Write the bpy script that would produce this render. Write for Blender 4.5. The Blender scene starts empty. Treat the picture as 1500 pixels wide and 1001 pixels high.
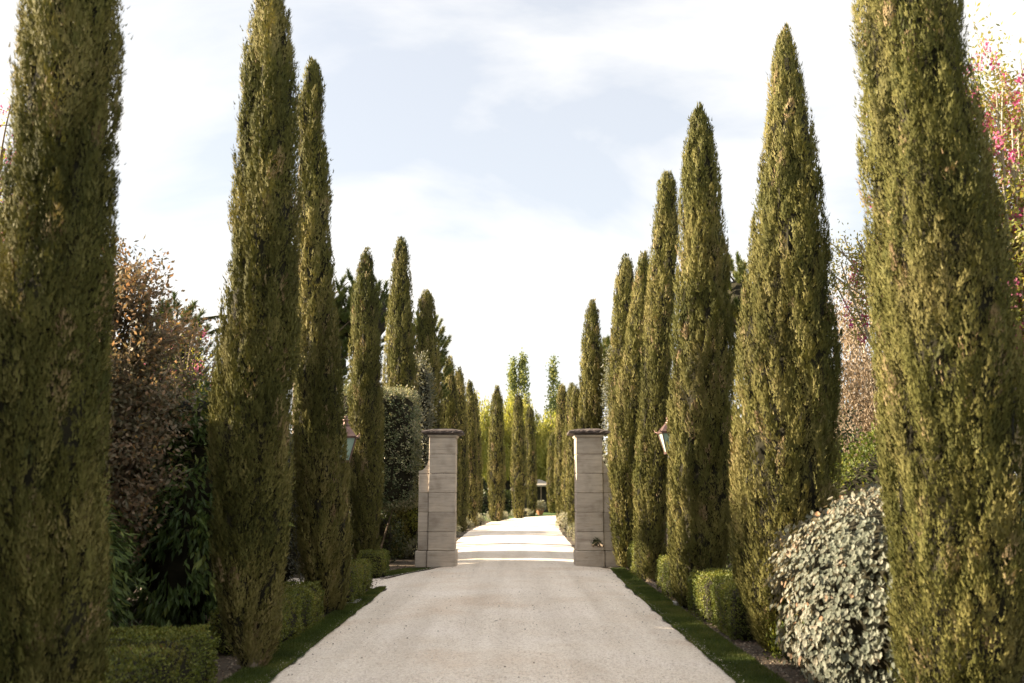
import bpy, math, random
import numpy as np
from mathutils import Vector, Matrix

R = math.radians
scene = bpy.context.scene
col = scene.collection

# ------------------------------------------------------------------ camera
F_PX, PITCH, EYE = 1458.0, R(8.64), 1.7
cam_d = bpy.data.cameras.new('camera')
cam_d.lens = 35.0; cam_d.sensor_width = 36.0
cam_d.clip_start = 0.1; cam_d.clip_end = 3000
cam_d.dof.use_dof = True; cam_d.dof.focus_distance = 19.0; cam_d.dof.aperture_fstop = 1.8
cam = bpy.data.objects.new('camera', cam_d); col.objects.link(cam)
cam.location = (0, 0, EYE); cam.rotation_euler = (R(90) + PITCH, 0, 0)
scene.camera = cam

# ------------------------------------------------------------------ light
SUN_EL, SUN_AZ = 23.0, 271.0          # azimuth clockwise from +Y: the sun stands square to the left of the drive
sd = bpy.data.lights.new('sun', 'SUN'); sd.energy = 5.0; sd.angle = R(0.9); sd.color = (1.0, 0.83, 0.60)
sun = bpy.data.objects.new('sun', sd); col.objects.link(sun)
sv = Vector((math.sin(R(SUN_AZ)) * math.cos(R(SUN_EL)), math.cos(R(SUN_AZ)) * math.cos(R(SUN_EL)), math.sin(R(SUN_EL))))
sun.rotation_euler = sv.to_track_quat('Z', 'Y').to_euler(); sun.location = (-20, 5, 20)

world = bpy.data.worlds.new('World'); scene.world = world; world.use_nodes = True
wn = world.node_tree.nodes; wl = world.node_tree.links
for n in list(wn): wn.remove(n)
def WN(t, **k):
    n = wn.new(t)
    for a, b in k.items(): setattr(n, a, b)
    return n
wout = WN('ShaderNodeOutputWorld'); wbg = WN('ShaderNodeBackground'); wbg.inputs[1].default_value = 0.058
wl.new(wbg.outputs[0], wout.inputs[0])
sky = WN('ShaderNodeTexSky', sky_type='NISHITA'); sky.sun_disc = False
sky.sun_elevation = R(SUN_EL); sky.sun_rotation = R(SUN_AZ); sky.dust_density = 2.5; sky.air_density = 1.0
tc = WN('ShaderNodeTexCoord'); sep = WN('ShaderNodeSeparateXYZ'); wl.new(tc.outputs['Generated'], sep.inputs[0])
zc = WN('ShaderNodeMath', operation='MAXIMUM'); wl.new(sep.outputs[2], zc.inputs[0]); zc.inputs[1].default_value = 0.0
za = WN('ShaderNodeMath', operation='ADD'); wl.new(zc.outputs[0], za.inputs[0]); za.inputs[1].default_value = 0.45
dx = WN('ShaderNodeMath', operation='DIVIDE'); wl.new(sep.outputs[0], dx.inputs[0]); wl.new(za.outputs[0], dx.inputs[1])
dy = WN('ShaderNodeMath', operation='DIVIDE'); wl.new(sep.outputs[1], dy.inputs[0]); wl.new(za.outputs[0], dy.inputs[1])
cb = WN('ShaderNodeCombineXYZ'); wl.new(dx.outputs[0], cb.inputs[0]); wl.new(dy.outputs[0], cb.inputs[1])
mp = WN('ShaderNodeMapping'); wl.new(cb.outputs[0], mp.inputs[0])
mp.inputs['Rotation'].default_value = (0, 0, R(-38)); mp.inputs['Scale'].default_value = (0.8, 1.5, 1.0); mp.inputs['Location'].default_value = (3.1, 1.7, 0)
nz = WN('ShaderNodeTexNoise'); nz.inputs['Scale'].default_value = 2.1; nz.inputs['Detail'].default_value = 9; nz.inputs['Roughness'].default_value = 0.54; nz.inputs['Distortion'].default_value = 0.35
wl.new(mp.outputs[0], nz.inputs['Vector'])
cr = WN('ShaderNodeValToRGB'); cr.color_ramp.elements[0].position = 0.37; cr.color_ramp.elements[1].position = 0.57
cr.color_ramp.elements[0].color = (.49, .49, .49, 1); cr.color_ramp.elements[1].color = (.97, .97, .97, 1)
wl.new(nz.outputs[0], cr.inputs[0])
mx = WN('ShaderNodeMix', data_type='RGBA'); wl.new(cr.outputs[0], mx.inputs['Factor'])
wl.new(sky.outputs[0], mx.inputs['A']); mx.inputs['B'].default_value = (5.15, 5.0, 4.78, 1)
wl.new(mx.outputs['Result'], wbg.inputs[0])

vs = scene.view_settings
vs.view_transform = 'Standard'; vs.look = 'None'; vs.gamma = 1.0; vs.use_curve_mapping = False
vs.exposure = 2.08
scene.cycles.max_bounces = 8; scene.cycles.transparent_max_bounces = 8

# ------------------------------------------------------------------ helpers
def at(px, py, Y):
    """a point of the place at distance Y along the drive, measured from the survey picture (1500 px wide)"""
    u = (px - 750) / F_PX; v = (500.5 - py) / F_PX
    dyy = math.cos(PITCH) - v * math.sin(PITCH); dz = math.sin(PITCH) + v * math.cos(PITCH)
    t = Y / dyy
    return Vector((u * t, Y, EYE + dz * t))

def tag(o, label=None, cat=None, group=None, kind=None):
    if label: o['label'] = label
    if cat: o['category'] = cat
    if group: o['group'] = group
    if kind: o['kind'] = kind
    return o

def empty(name, loc, rz=0):
    o = bpy.data.objects.new(name, None); col.objects.link(o)
    o.location = loc; o.rotation_euler = (0, 0, rz); o.empty_display_size = .3
    return o

def _h(i, j, k, s):
    n = (i * 374761393 + j * 668265263 + k * 1274126177 + s * 974634777) & 0xffffffff
    n = ((n ^ (n >> 13)) * 1274126177) & 0xffffffff
    return ((n ^ (n >> 16)) & 0xffff) / 65535.0
def vnoise(p, s=0):
    p = np.asarray(p, float); f = np.floor(p); i = f.astype(np.int64); t = p - f; t = t * t * (3 - 2 * t)
    r = 0
    for a in (0, 1):
        for b in (0, 1):
            for c in (0, 1):
                w = (t[:, 0] if a else 1 - t[:, 0]) * (t[:, 1] if b else 1 - t[:, 1]) * (t[:, 2] if c else 1 - t[:, 2])
                r = r + w * _h(i[:, 0] + a, i[:, 1] + b, i[:, 2] + c, s)
    return r * 2 - 1
def nrm(a): return a / np.maximum(np.linalg.norm(a, axis=-1, keepdims=True), 1e-9)

class Geo:
    """collects polygons and links them as ONE mesh object"""
    def __init__(s): s.V = []; s.F = []; s.nv = 0
    def add(s, v, f, tone=0.5, mat=0, smooth=False):
        v = np.asarray(v, np.float32).reshape(-1, 3); f = np.asarray(f, np.int64)
        tone = np.broadcast_to(np.asarray(tone, np.float32), (len(f),))
        s.V.append(v); s.F.append((f + s.nv, tone, mat, smooth)); s.nv += len(v)
    def mesh(s, name, mats):
        me = bpy.data.meshes.new(name)
        V = np.concatenate(s.V); me.vertices.add(len(V)); me.vertices.foreach_set('co', V.ravel())
        lv = np.concatenate([f.ravel() for f, *_ in s.F])
        cnt = np.concatenate([np.full(len(f), f.shape[1], np.int32) for f, *_ in s.F])
        me.loops.add(len(lv)); me.loops.foreach_set('vertex_index', lv.astype(np.int32))
        me.polygons.add(len(cnt)); st = np.concatenate([[0], np.cumsum(cnt)[:-1]]).astype(np.int32)
        me.polygons.foreach_set('loop_start', st); me.polygons.foreach_set('loop_total', cnt)
        me.polygons.foreach_set('material_index', np.concatenate([np.full(len(f), m, np.int32) for f, _, m, _ in s.F]))
        me.polygons.foreach_set('use_smooth', np.concatenate([np.full(len(f), sm, bool) for f, _, _, sm in s.F]))
        a = me.attributes.new('tone', 'FLOAT', 'FACE'); a.data.foreach_set('value', np.concatenate([t for _, t, _, _ in s.F]).astype(np.float32))
        for m in (mats if isinstance(mats, (list, tuple)) else [mats]): me.materials.append(m)
        me.update(calc_edges=True); me.validate()
        return me
    def build(s, name, mats, parent=None, loc=None):
        o = bpy.data.objects.new(name, s.mesh(name, mats)); col.objects.link(o)
        if parent: o.parent = parent
        if loc is not None: o.location = loc
        return o

def box(g, lo, hi, bev=0.0, tone=.5, mat=0, jit=0, rng=None):
    """box with chamfered edges (24 vertices when bevelled)"""
    lo = np.array(lo, float); hi = np.array(hi, float); c = (lo + hi) / 2; h = (hi - lo) / 2
    if bev <= 0:
        v = np.array([[x, y, z] for z in (-1, 1) for y in (-1, 1) for x in (-1, 1)]) * h + c
        g.add(v, [[0, 2, 3, 1], [4, 5, 7, 6], [0, 1, 5, 4], [2, 6, 7, 3], [0, 4, 6, 2], [1, 3, 7, 5]], tone, mat); return
    v = []; idx = {}
    for sx in (-1, 1):
        for sy in (-1, 1):
            for sz in (-1, 1):
                s = np.array((sx, sy, sz)); j = (rng.normal(0, jit, 3) if rng is not None and jit else 0)
                for a in range(3):
                    p = s * (h - bev); p[a] = s[a] * h[a]
                    idx[(sx, sy, sz, a)] = len(v); v.append(p + c + j)
    q = []
    for a in range(3):
        b, d = (a + 1) % 3, (a + 2) % 3
        for s in (-1, 1):
            f = []
            for (u, w) in ((-1, -1), (1, -1), (1, 1), (-1, 1)):
                k = [0, 0, 0]; k[a] = s; k[b] = u; k[d] = w; f.append(idx[(*k, a)])
            q.append(f if s > 0 else f[::-1])
        for u in (-1, 1):
            for w in (-1, 1):
                k0 = [0, 0, 0]; k1 = [0, 0, 0]; k0[a] = -1; k1[a] = 1; k0[b] = k1[b] = u; k0[d] = k1[d] = w
                q.append([idx[(*k0, b)], idx[(*k1, b)], idx[(*k1, d)], idx[(*k0, d)]])
    g.add(v, q, tone, mat)
    g.add(v, [[idx[(x, y, z, 0)], idx[(x, y, z, 1)], idx[(x, y, z, 2)]] for x in (-1, 1) for y in (-1, 1) for z in (-1, 1)], tone, mat)

def tube(g, pts, rad, sides=6, tone=.5, mat=0):
    pts = np.array(pts, float); n = len(pts); rad = np.broadcast_to(np.array(rad, float), (n,))
    d = nrm(np.gradient(pts, axis=0)); up = np.array([0, 0, 1.]) if abs(d[0, 2]) < .9 else np.array([1., 0, 0])
    s = nrm(np.cross(d, up)); t = np.cross(s, d)
    a = np.linspace(0, 2 * np.pi, sides, endpoint=False)
    ring = s[:, None] * np.cos(a)[None, :, None] + t[:, None] * np.sin(a)[None, :, None]
    v = pts[:, None] + ring * rad[:, None, None]
    i = np.arange(n - 1)[:, None] * sides; k = np.arange(sides)[None]; k2 = (k + 1) % sides
    f = np.stack([i + k, i + k2, i + sides + k2, i + sides + k], -1).reshape(-1, 4)
    g.add(v.reshape(-1, 3), f, tone, mat, True)

def leaves(g, P, A, N, L, W, kind='dia', tone=.5, mat=0, fold=.25, smooth=False):
    """many small leaves: P base points, A growth direction, N face normal"""
    n = len(P); A = nrm(A); S = nrm(np.cross(A, N)); N = np.cross(S, A)
    L = np.broadcast_to(np.asarray(L, float), (n,))[:, None]; W = np.broadcast_to(np.asarray(W, float), (n,))[:, None]
    if kind == 'tri': v = np.stack([P - S * W / 2, P + S * W / 2, P + A * L], 1); f = [[0, 1, 2]]
    elif kind == 'dia': v = np.stack([P, P + A * L * .45 + S * W / 2, P + A * L, P + A * L * .45 - S * W / 2], 1); f = [[0, 1, 2, 3]]
    elif kind == 'fold': 
        v = np.stack([P, P + A * L * .42 + S * W / 2, P + A * L, P + A * L * .42 - S * W / 2, P + A * L * .45 - N * W * fold], 1); f = [[0, 1, 4], [1, 2, 4], [2, 3, 4], [3, 0, 4]]
    else:
        v = np.stack([P, P + A * L * .22 + S * W * .40, P + A * L * .62 + S * W * .46, P + A * L - N * W * .1,
                      P + A * L * .62 - S * W * .46, P + A * L * .22 - S * W * .40, P + A * L * .25 - N * W * fold, P + A * L * .62 - N * W * fold], 1)
        f = [[0, 1, 6], [1, 2, 7], [1, 7, 6], [2, 3, 7], [3, 4, 7], [4, 5, 7], [5, 6, 7], [5, 0, 6]]
    m = v.shape[1]; f = np.array(f); F = (np.arange(n)[:, None, None] * m + f[None]).reshape(-1, f.shape[1])
    tone = np.repeat(np.broadcast_to(np.asarray(tone, float), (n,)), len(f))
    g.add(v.reshape(-1, 3), F, tone, mat, smooth)

def rdir(rng, n): return nrm(rng.normal(size=(n, 3)))

# ------------------------------------------------------------------ materials
def newmat(name):
    m = bpy.data.materials.new(name); m.use_nodes = True; nt = m.node_tree
    for n in list(nt.nodes): nt.nodes.remove(n)
    o = nt.nodes.new('ShaderNodeOutputMaterial')
    return m, nt.nodes, nt.links, o
def ramp(nodes, stops):
    r = nodes.new('ShaderNodeValToRGB'); e = r.color_ramp.elements
    while len(e) < len(stops): e.new(.5)
    for k, (p, c) in zip(e, stops): k.position = p; k.color = (*c, 1)
    return r
def leafmat(name, stops, trans=.25, rough=.6, nscale=3.0, namp=.35, tcol=(1.5, 1.35, .6), spec=.25, stretch=(1, 1, 1), back=None, hue=None):
    m, N, L, o = newmat(name)
    a = N.new('ShaderNodeAttribute'); a.attribute_name = 'tone'
    r = ramp(N, stops); L.new(a.outputs['Fac'], r.inputs[0])
    tcn = N.new('ShaderNodeTexCoord'); mpn = N.new('ShaderNodeMapping'); mpn.inputs['Scale'].default_value = stretch
    L.new(tcn.outputs['Object'], mpn.inputs[0])
    nz = N.new('ShaderNodeTexNoise'); nz.inputs['Scale'].default_value = nscale; nz.inputs['Detail'].default_value = 4; L.new(mpn.outputs[0], nz.inputs['Vector'])
    mr = N.new('ShaderNodeMapRange'); L.new(nz.outputs[0], mr.inputs[0]); mr.inputs[1].default_value = .3; mr.inputs[2].default_value = .7
    mr.inputs[3].default_value = 1 - namp; mr.inputs[4].default_value = 1 + namp
    mul = N.new('ShaderNodeVectorMath'); mul.operation = 'SCALE'; L.new(r.outputs[0], mul.inputs[0]); L.new(mr.outputs[0], mul.inputs['Scale'])
    src = mul.outputs[0]
    if hue:
        n2 = N.new('ShaderNodeTexNoise'); n2.inputs['Scale'].default_value = hue[0]; n2.inputs['Detail'].default_value = 5; L.new(mpn.outputs[0], n2.inputs['Vector'])
        m2 = N.new('ShaderNodeMapRange'); L.new(n2.outputs[0], m2.inputs[0]); m2.inputs[1].default_value = hue[1]; m2.inputs[2].default_value = hue[2]; m2.inputs[4].default_value = hue[3]
        x = N.new('ShaderNodeMix'); x.data_type = 'RGBA'; L.new(m2.outputs[0], x.inputs['Factor']); L.new(src, x.inputs['A']); x.inputs['B'].default_value = (*hue[4], 1)
        src = x.outputs['Result']
    if back:
        ge = N.new('ShaderNodeNewGeometry'); x = N.new('ShaderNodeMix'); x.data_type = 'RGBA'; L.new(ge.outputs['Backfacing'], x.inputs['Factor'])
        L.new(src, x.inputs['A']); x.inputs['B'].default_value = (*back, 1); src = x.outputs['Result']
    p = N.new('ShaderNodeBsdfPrincipled'); L.new(src, p.inputs['Base Color']); p.inputs['Roughness'].default_value = rough; p.inputs['Specular IOR Level'].default_value = spec
    t = N.new('ShaderNodeBsdfTranslucent'); tm = N.new('ShaderNodeVectorMath'); tm.operation = 'MULTIPLY'; L.new(src, tm.inputs[0]); tm.inputs[1].default_value = tcol
    L.new(tm.outputs[0], t.inputs[0])
    mix = N.new('ShaderNodeMixShader'); mix.inputs[0].default_value = trans; L.new(p.outputs[0], mix.inputs[1]); L.new(t.outputs[0], mix.inputs[2])
    L.new(mix.outputs[0], o.inputs[0]); return m
def solid(name, stops, scale=8, rough=.8, bump=.3, bscale=40, metal=0, stretch=(1, 1, 1), spec=.3, detail=6, bdist=.01, tonemix=0):
    m, N, L, o = newmat(name)
    tcn = N.new('ShaderNodeTexCoord'); mpn = N.new('ShaderNodeMapping'); mpn.inputs['Scale'].default_value = stretch
    L.new(tcn.outputs['Object'], mpn.inputs[0])
    nz = N.new('ShaderNodeTexNoise'); nz.inputs['Scale'].default_value = scale; nz.inputs['Detail'].default_value = detail; nz.inputs['Roughness'].default_value = .65; L.new(mpn.outputs[0], nz.inputs['Vector'])
    r = ramp(N, stops)
    if tonemix:
        a = N.new('ShaderNodeAttribute'); a.attribute_name = 'tone'
        mm = N.new('ShaderNodeMix'); mm.inputs['Factor'].default_value = tonemix; L.new(nz.outputs[0], mm.inputs['A']); L.new(a.outputs['Fac'], mm.inputs['B']); L.new(mm.outputs[0], r.inputs[0])
    else: L.new(nz.outputs[0], r.inputs[0])
    p = N.new('ShaderNodeBsdfPrincipled'); L.new(r.outputs[0], p.inputs['Base Color']); p.inputs['Roughness'].default_value = rough
    p.inputs['Metallic'].default_value = metal; p.inputs['Specular IOR Level'].default_value = spec
    b = N.new('ShaderNodeTexNoise'); b.inputs['Scale'].default_value = bscale; b.inputs['Detail'].default_value = 5; L.new(mpn.outputs[0], b.inputs['Vector'])
    bp = N.new('ShaderNodeBump'); bp.inputs['Strength'].default_value = bump; bp.inputs['Distance'].default_value = bdist; L.new(b.outputs[0], bp.inputs['Height']); L.new(bp.outputs[0], p.inputs['Normal'])
    L.new(p.outputs[0], o.inputs[0]); return m

CY = [(0, (.050, .056, .016)), (.4, (.126, .122, .036)), (.75, (.235, .205, .078)), (.9, (.31, .255, .130)), (1, (.25, .175, .10))]
M = {}
M['cypress'] = leafmat('cypress_scales', CY, .10, .65, 1.3, .30, (1.3, 1.2, .5), .15, (1, 1, .28), hue=(2.2, .54, .75, .36, (.26, .205, .10)))
M['core'] = leafmat('inner_twigs', [(0, (.016, .014, .008)), (1, (.024, .022, .010))], .0, .9, 6, .5)  # solid near-black core closing the gaps between leaves
M['box'] = leafmat('box_leaves', [(0, (.05, .070, .014)), (.5, (.115, .135, .027)), (.85, (.21, .215, .048)), (1, (.20, .14, .05))], .22, .5, 2.5, .35, hue=(1.8, .56, .72, .5, (.13, .095, .03)))
M['laurel'] = leafmat('laurel_leaves', [(0, (.03, .056, .014)), (.6, (.08, .12, .028)), (1, (.20, .23, .05))], .22, .45, 2, .3, spec=.3, back=(.06, .09, .035))
M['photinia'] = leafmat('rust_leaves', [(0, (.09, .095, .055)), (.4, (.165, .150, .10)), (.7, (.25, .19, .13)), (.93, (.32, .21, .13)), (1, (.38, .28, .10))], .35, .5, 2, .25, (1.6, 1.2, .75))
M['silver'] = leafmat('silver_leaves', [(0, (.095, .108, .08)), (.5, (.165, .175, .135)), (.85, (.25, .24, .19)), (1, (.27, .16, .09))], .15, .55, 3, .16, (1.2, 1.1, .8), .3, back=(.34, .30, .22))
M['elaeagnus'] = leafmat('variegated_leaves', [(0, (.05, .07, .03)), (.5, (.12, .15, .075)), (.8, (.30, .30, .17)), (1, (.42, .38, .26))], .2, .45, 3, .25, back=(.28, .27, .2))
M['greyleaf'] = leafmat('grey_leaves', [(0, (.08, .09, .07)), (.6, (.17, .175, .14)), (1, (.30, .28, .22))], .25, .6, 2, .25)
M['dryleaf'] = leafmat('dry_leaves', [(0, (.13, .10, .07)), (.6, (.25, .19, .13)), (1, (.40, .31, .21))], .3, .7, 2, .2, (1.2, 1.1, .9))
M['pine'] = leafmat('pine_needles', [(0, (.045, .07, .022)), (.6, (.12, .145, .045)), (1, (.24, .21, .085))], .15, .5, 1.5, .3)
M['willow'] = leafmat('willow_leaves', [(0, (.15, .165, .04)), (.6, (.32, .32, .085)), (1, (.50, .46, .16))], .45, .55, .4, .3, (1.4, 1.35, .5))
M['poplar'] = leafmat('poplar_leaves', [(0, (.13, .17, .075)), (.6, (.25, .28, .13)), (1, (.36, .37, .18))], .35, .5, .6, .25)
M['robinia'] = leafmat('robinia_leaves', [(0, (.13, .16, .04)), (.6, (.25, .25, .075)), (1, (.38, .32, .13))], .5, .5, 2, .2)
M['pink'] = leafmat('pink_petals', [(0, (.42, .05, .19)), (.5, (.62, .14, .31)), (1, (.78, .38, .46))], .35, .5, 5, .15, (1.1, .9, 1.0))
M['lavender'] = leafmat('lavender_leaves', [(0, (.13, .14, .095)), (.6, (.27, .27, .20)), (1, (.40, .36, .30))], .25, .7, 4, .2)
M['greenshrub'] = leafmat('bright_leaves', [(0, (.05, .075, .016)), (.6, (.12, .15, .03)), (1, (.26, .25, .05))], .35, .45, 2, .3)
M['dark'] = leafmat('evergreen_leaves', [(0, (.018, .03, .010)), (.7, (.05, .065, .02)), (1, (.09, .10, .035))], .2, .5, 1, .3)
M['grassblade'] = leafmat('grass_blades', [(0, (.045, .070, .014)), (.7, (.095, .122, .030)), (1, (.16, .165, .05))], .3, .5, 1.5, .25)
M['bark'] = solid('bark', [(.3, (.09, .065, .045)), (.7, (.24, .19, .14))], 6, .9, .8, 18, stretch=(1, 1, .25), bdist=.02)
M['pale_bark'] = solid('pale_bark', [(.3, (.24, .20, .16)), (.7, (.46, .41, .34))], 5, .85, .6, 16, stretch=(1, 1, .3), bdist=.01)
M['lawn'] = solid('lawn', [(.3, (.045, .085, .018)), (.7, (.095, .14, .035))], 1.5, .9, .6, 60)
M['turf'] = solid('turf_soil', [(.3, (.03, .042, .014)), (.7, (.055, .075, .024))], 8, .95, .6, 90)
M['earth'] = solid('earth', [(.3, (.045, .034, .024)), (.55, (.10, .078, .056)), (.8, (.17, .14, .10))], 9, .95, 1.0, 30, bdist=.02)
M['pale_path'] = solid('pale_path', [(.3, (.40, .35, .29)), (.7, (.55, .49, .41))], 4, .95, .3, 60)
M['cap'] = solid('weathered_cap', [(.30, (.035, .028, .027)), (.5, (.075, .060, .056)), (.72, (.20, .17, .15))], 7, .9, .8, 26, detail=9, bdist=.02)
M['copper'] = solid('aged_copper', [(.3, (.11, .065, .055)), (.7, (.24, .15, .13))], 12, .42, .2, 60, metal=.55, spec=.5)
M['iron'] = solid('dark_iron', [(.3, (.025, .024, .024)), (.7, (.06, .055, .05))], 12, .5, .3, 60, metal=.5)
M['opal'] = solid('pale_green_glass', [(.3, (.32, .47, .41)), (.7, (.44, .58, .50))], 2, .18, .02, 10, spec=.6)
M['slab'] = solid('grey_slab', [(.3, (.22, .21, .19)), (.7, (.42, .40, .36))], 12, .85, .5, 60)
M['roofcloth'] = solid('pale_canvas', [(.3, (.30, .27, .23)), (.7, (.38, .35, .30))], 3, .8, .2, 30)
M['terracotta'] = solid('terracotta', [(.3, (.26, .12, .06)), (.7, (.38, .19, .10))], 9, .85, .3, 50)

def gravel_material(name):
    m, N, L, o = newmat(name)
    tcn = N.new('ShaderNodeTexCoord')
    v = N.new('ShaderNodeTexVoronoi'); v.inputs['Scale'].default_value = 62; L.new(tcn.outputs['Object'], v.inputs['Vector'])
    v2 = N.new('ShaderNodeTexVoronoi'); v2.inputs['Scale'].default_value = 27; L.new(tcn.outputs['Object'], v2.inputs['Vector'])
    sepc = N.new('ShaderNodeSeparateColor'); L.new(v.outputs['Color'], sepc.inputs[0])
    r = ramp(N, [(0, (.52, .43, .355)), (.18, (.74, .65, .56)), (.6, (.85, .765, .675)), (1, (.93, .86, .775))]); L.new(sepc.outputs[0], r.inputs[0])
    nz = N.new('ShaderNodeTexNoise'); nz.inputs['Scale'].default_value = .55; nz.inputs['Detail'].default_value = 6; nz.inputs['Roughness'].default_value = .6
    L.new(tcn.outputs['Object'], nz.inputs['Vector'])
    r2 = ramp(N, [(.32, (.90, .83, .76)), (.5, (1.0, .99, .97)), (.68, (1.04, 1.04, 1.05))]); L.new(nz.outputs[0], r2.inputs[0])
    mpn = N.new('ShaderNodeMapping'); mpn.inputs['Scale'].default_value = (2.2, .09, 1); L.new(tcn.outputs['Object'], mpn.inputs[0])
    nt = N.new('ShaderNodeTexNoise'); nt.inputs['Scale'].default_value = 1.0; nt.inputs['Detail'].default_value = 3; L.new(mpn.outputs[0], nt.inputs['Vector'])
    r3 = ramp(N, [(.36, (.90, .88, .86)), (.58, (1.04, 1.03, 1.02))]); L.new(nt.outputs[0], r3.inputs[0])
    a = N.new('ShaderNodeMix'); a.data_type = 'RGBA'; a.blend_type = 'MULTIPLY'; a.inputs['Factor'].default_value = 1; L.new(r.outputs[0], a.inputs['A']); L.new(r2.outputs[0], a.inputs['B'])
    b = N.new('ShaderNodeMix'); b.data_type = 'RGBA'; b.blend_type = 'MULTIPLY'; b.inputs['Factor'].default_value = 1; L.new(a.outputs['Result'], b.inputs['A']); L.new(r3.outputs[0], b.inputs['B'])
    p = N.new('ShaderNodeBsdfPrincipled'); L.new(b.outputs['Result'], p.inputs['Base Color']); p.inputs['Roughness'].default_value = .9; p.inputs['Specular IOR Level'].default_value = .2
    ad = N.new('ShaderNodeMath'); ad.operation = 'ADD'; L.new(v.outputs['Distance'], ad.inputs[0]); L.new(v2.outputs['Distance'], ad.inputs[1])
    bp = N.new('ShaderNodeBump'); bp.invert = True; bp.inputs['Strength'].default_value = .55; bp.inputs['Distance'].default_value = .008; L.new(ad.outputs[0], bp.inputs['Height']); L.new(bp.outputs[0], p.inputs['Normal'])
    L.new(p.outputs[0], o.inputs[0]); return m
M['gravel'] = gravel_material('pale_gravel')
M['pebble'] = leafmat('gravel_chips', [(0, (.56, .47, .40)), (.3, (.72, .63, .55)), (1, (.90, .82, .73))], 0, .9, 2, .06)
M['chips'] = leafmat('leaf_litter', [(0, (.05, .035, .025)), (.6, (.14, .10, .07)), (1, (.30, .25, .19))], 0, .9, 2, .2)

def stone_material():
    m, N, L, o = newmat('travertine')
    tcn = N.new('ShaderNodeTexCoord'); oi = N.new('ShaderNodeObjectInfo')
    off = N.new('ShaderNodeVectorMath'); off.operation = 'SCALE'; cbn = N.new('ShaderNodeCombineXYZ')
    L.new(oi.outputs['Random'], cbn.inputs[0]); L.new(oi.outputs['Random'], cbn.inputs[2]); L.new(cbn.outputs[0], off.inputs[0]); off.inputs['Scale'].default_value = 37
    adv = N.new('ShaderNodeVectorMath'); L.new(tcn.outputs['Object'], adv.inputs[0]); L.new(off.outputs[0], adv.inputs[1])
    mpn = N.new('ShaderNodeMapping'); mpn.inputs['Scale'].default_value = (1.2, 1.2, 13); L.new(adv.outputs[0], mpn.inputs[0])
    n1 = N.new('ShaderNodeTexNoise'); n1.inputs['Scale'].default_value = 1.6; n1.inputs['Detail'].default_value = 8; n1.inputs['Roughness'].default_value = .7; n1.inputs['Distortion'].default_value = .5; L.new(mpn.outputs[0], n1.inputs['Vector'])
    r1 = ramp(N, [(.28, (.29, .235, .19)), (.45, (.43, .37, .31)), (.62, (.49, .43, .365)), (.8, (.58, .525, .455))]); L.new(n1.outputs[0], r1.inputs[0])
    n2 = N.new('ShaderNodeTexNoise'); n2.inputs['Scale'].default_value = 3.0; n2.inputs['Detail'].default_value = 7; L.new(adv.outputs[0], n2.inputs['Vector'])
    r2 = ramp(N, [(.3, (.72, .70, .68)), (.5, (.98, .98, .98)), (.75, (1.12, 1.10, 1.06))]); L.new(n2.outputs[0], r2.inputs[0])
    mm = N.new('ShaderNodeMix'); mm.data_type = 'RGBA'; mm.blend_type = 'MULTIPLY'; mm.inputs['Factor'].default_value = 1; L.new(r1.outputs[0], mm.inputs['A']); L.new(r2.outputs[0], mm.inputs['B'])
    vr = N.new('ShaderNodeMapRange'); L.new(oi.outputs['Random'], vr.inputs[0]); vr.inputs[3].default_value = .98; vr.inputs[4].default_value = 1.2
    sc_ = N.new('ShaderNodeVectorMath'); sc_.operation = 'SCALE'; L.new(mm.outputs['Result'], sc_.inputs[0]); L.new(vr.outputs[0], sc_.inputs['Scale'])
    p = N.new('ShaderNodeBsdfPrincipled'); L.new(sc_.outputs[0], p.inputs['Base Color']); p.inputs['Roughness'].default_value = .85; p.inputs['Specular IOR Level'].default_value = .25
    n3 = N.new('ShaderNodeTexNoise'); n3.inputs['Scale'].default_value = 60; n3.inputs['Detail'].default_value = 4; L.new(tcn.outputs['Object'], n3.inputs['Vector'])
    ad = N.new('ShaderNodeMath'); ad.operation = 'MULTIPLY_ADD'; L.new(n1.outputs[0], ad.inputs[0]); ad.inputs[1].default_value = 2.0; L.new(n3.outputs[0], ad.inputs[2])
    bp = N.new('ShaderNodeBump'); bp.inputs['Strength'].default_value = .5; bp.inputs['Distance'].default_value = .008; L.new(ad.outputs[0], bp.inputs['Height']); L.new(bp.outputs[0], p.inputs['Normal'])
    L.new(p.outputs[0], o.inputs[0]); return m
M['stone'] = stone_material()

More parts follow.
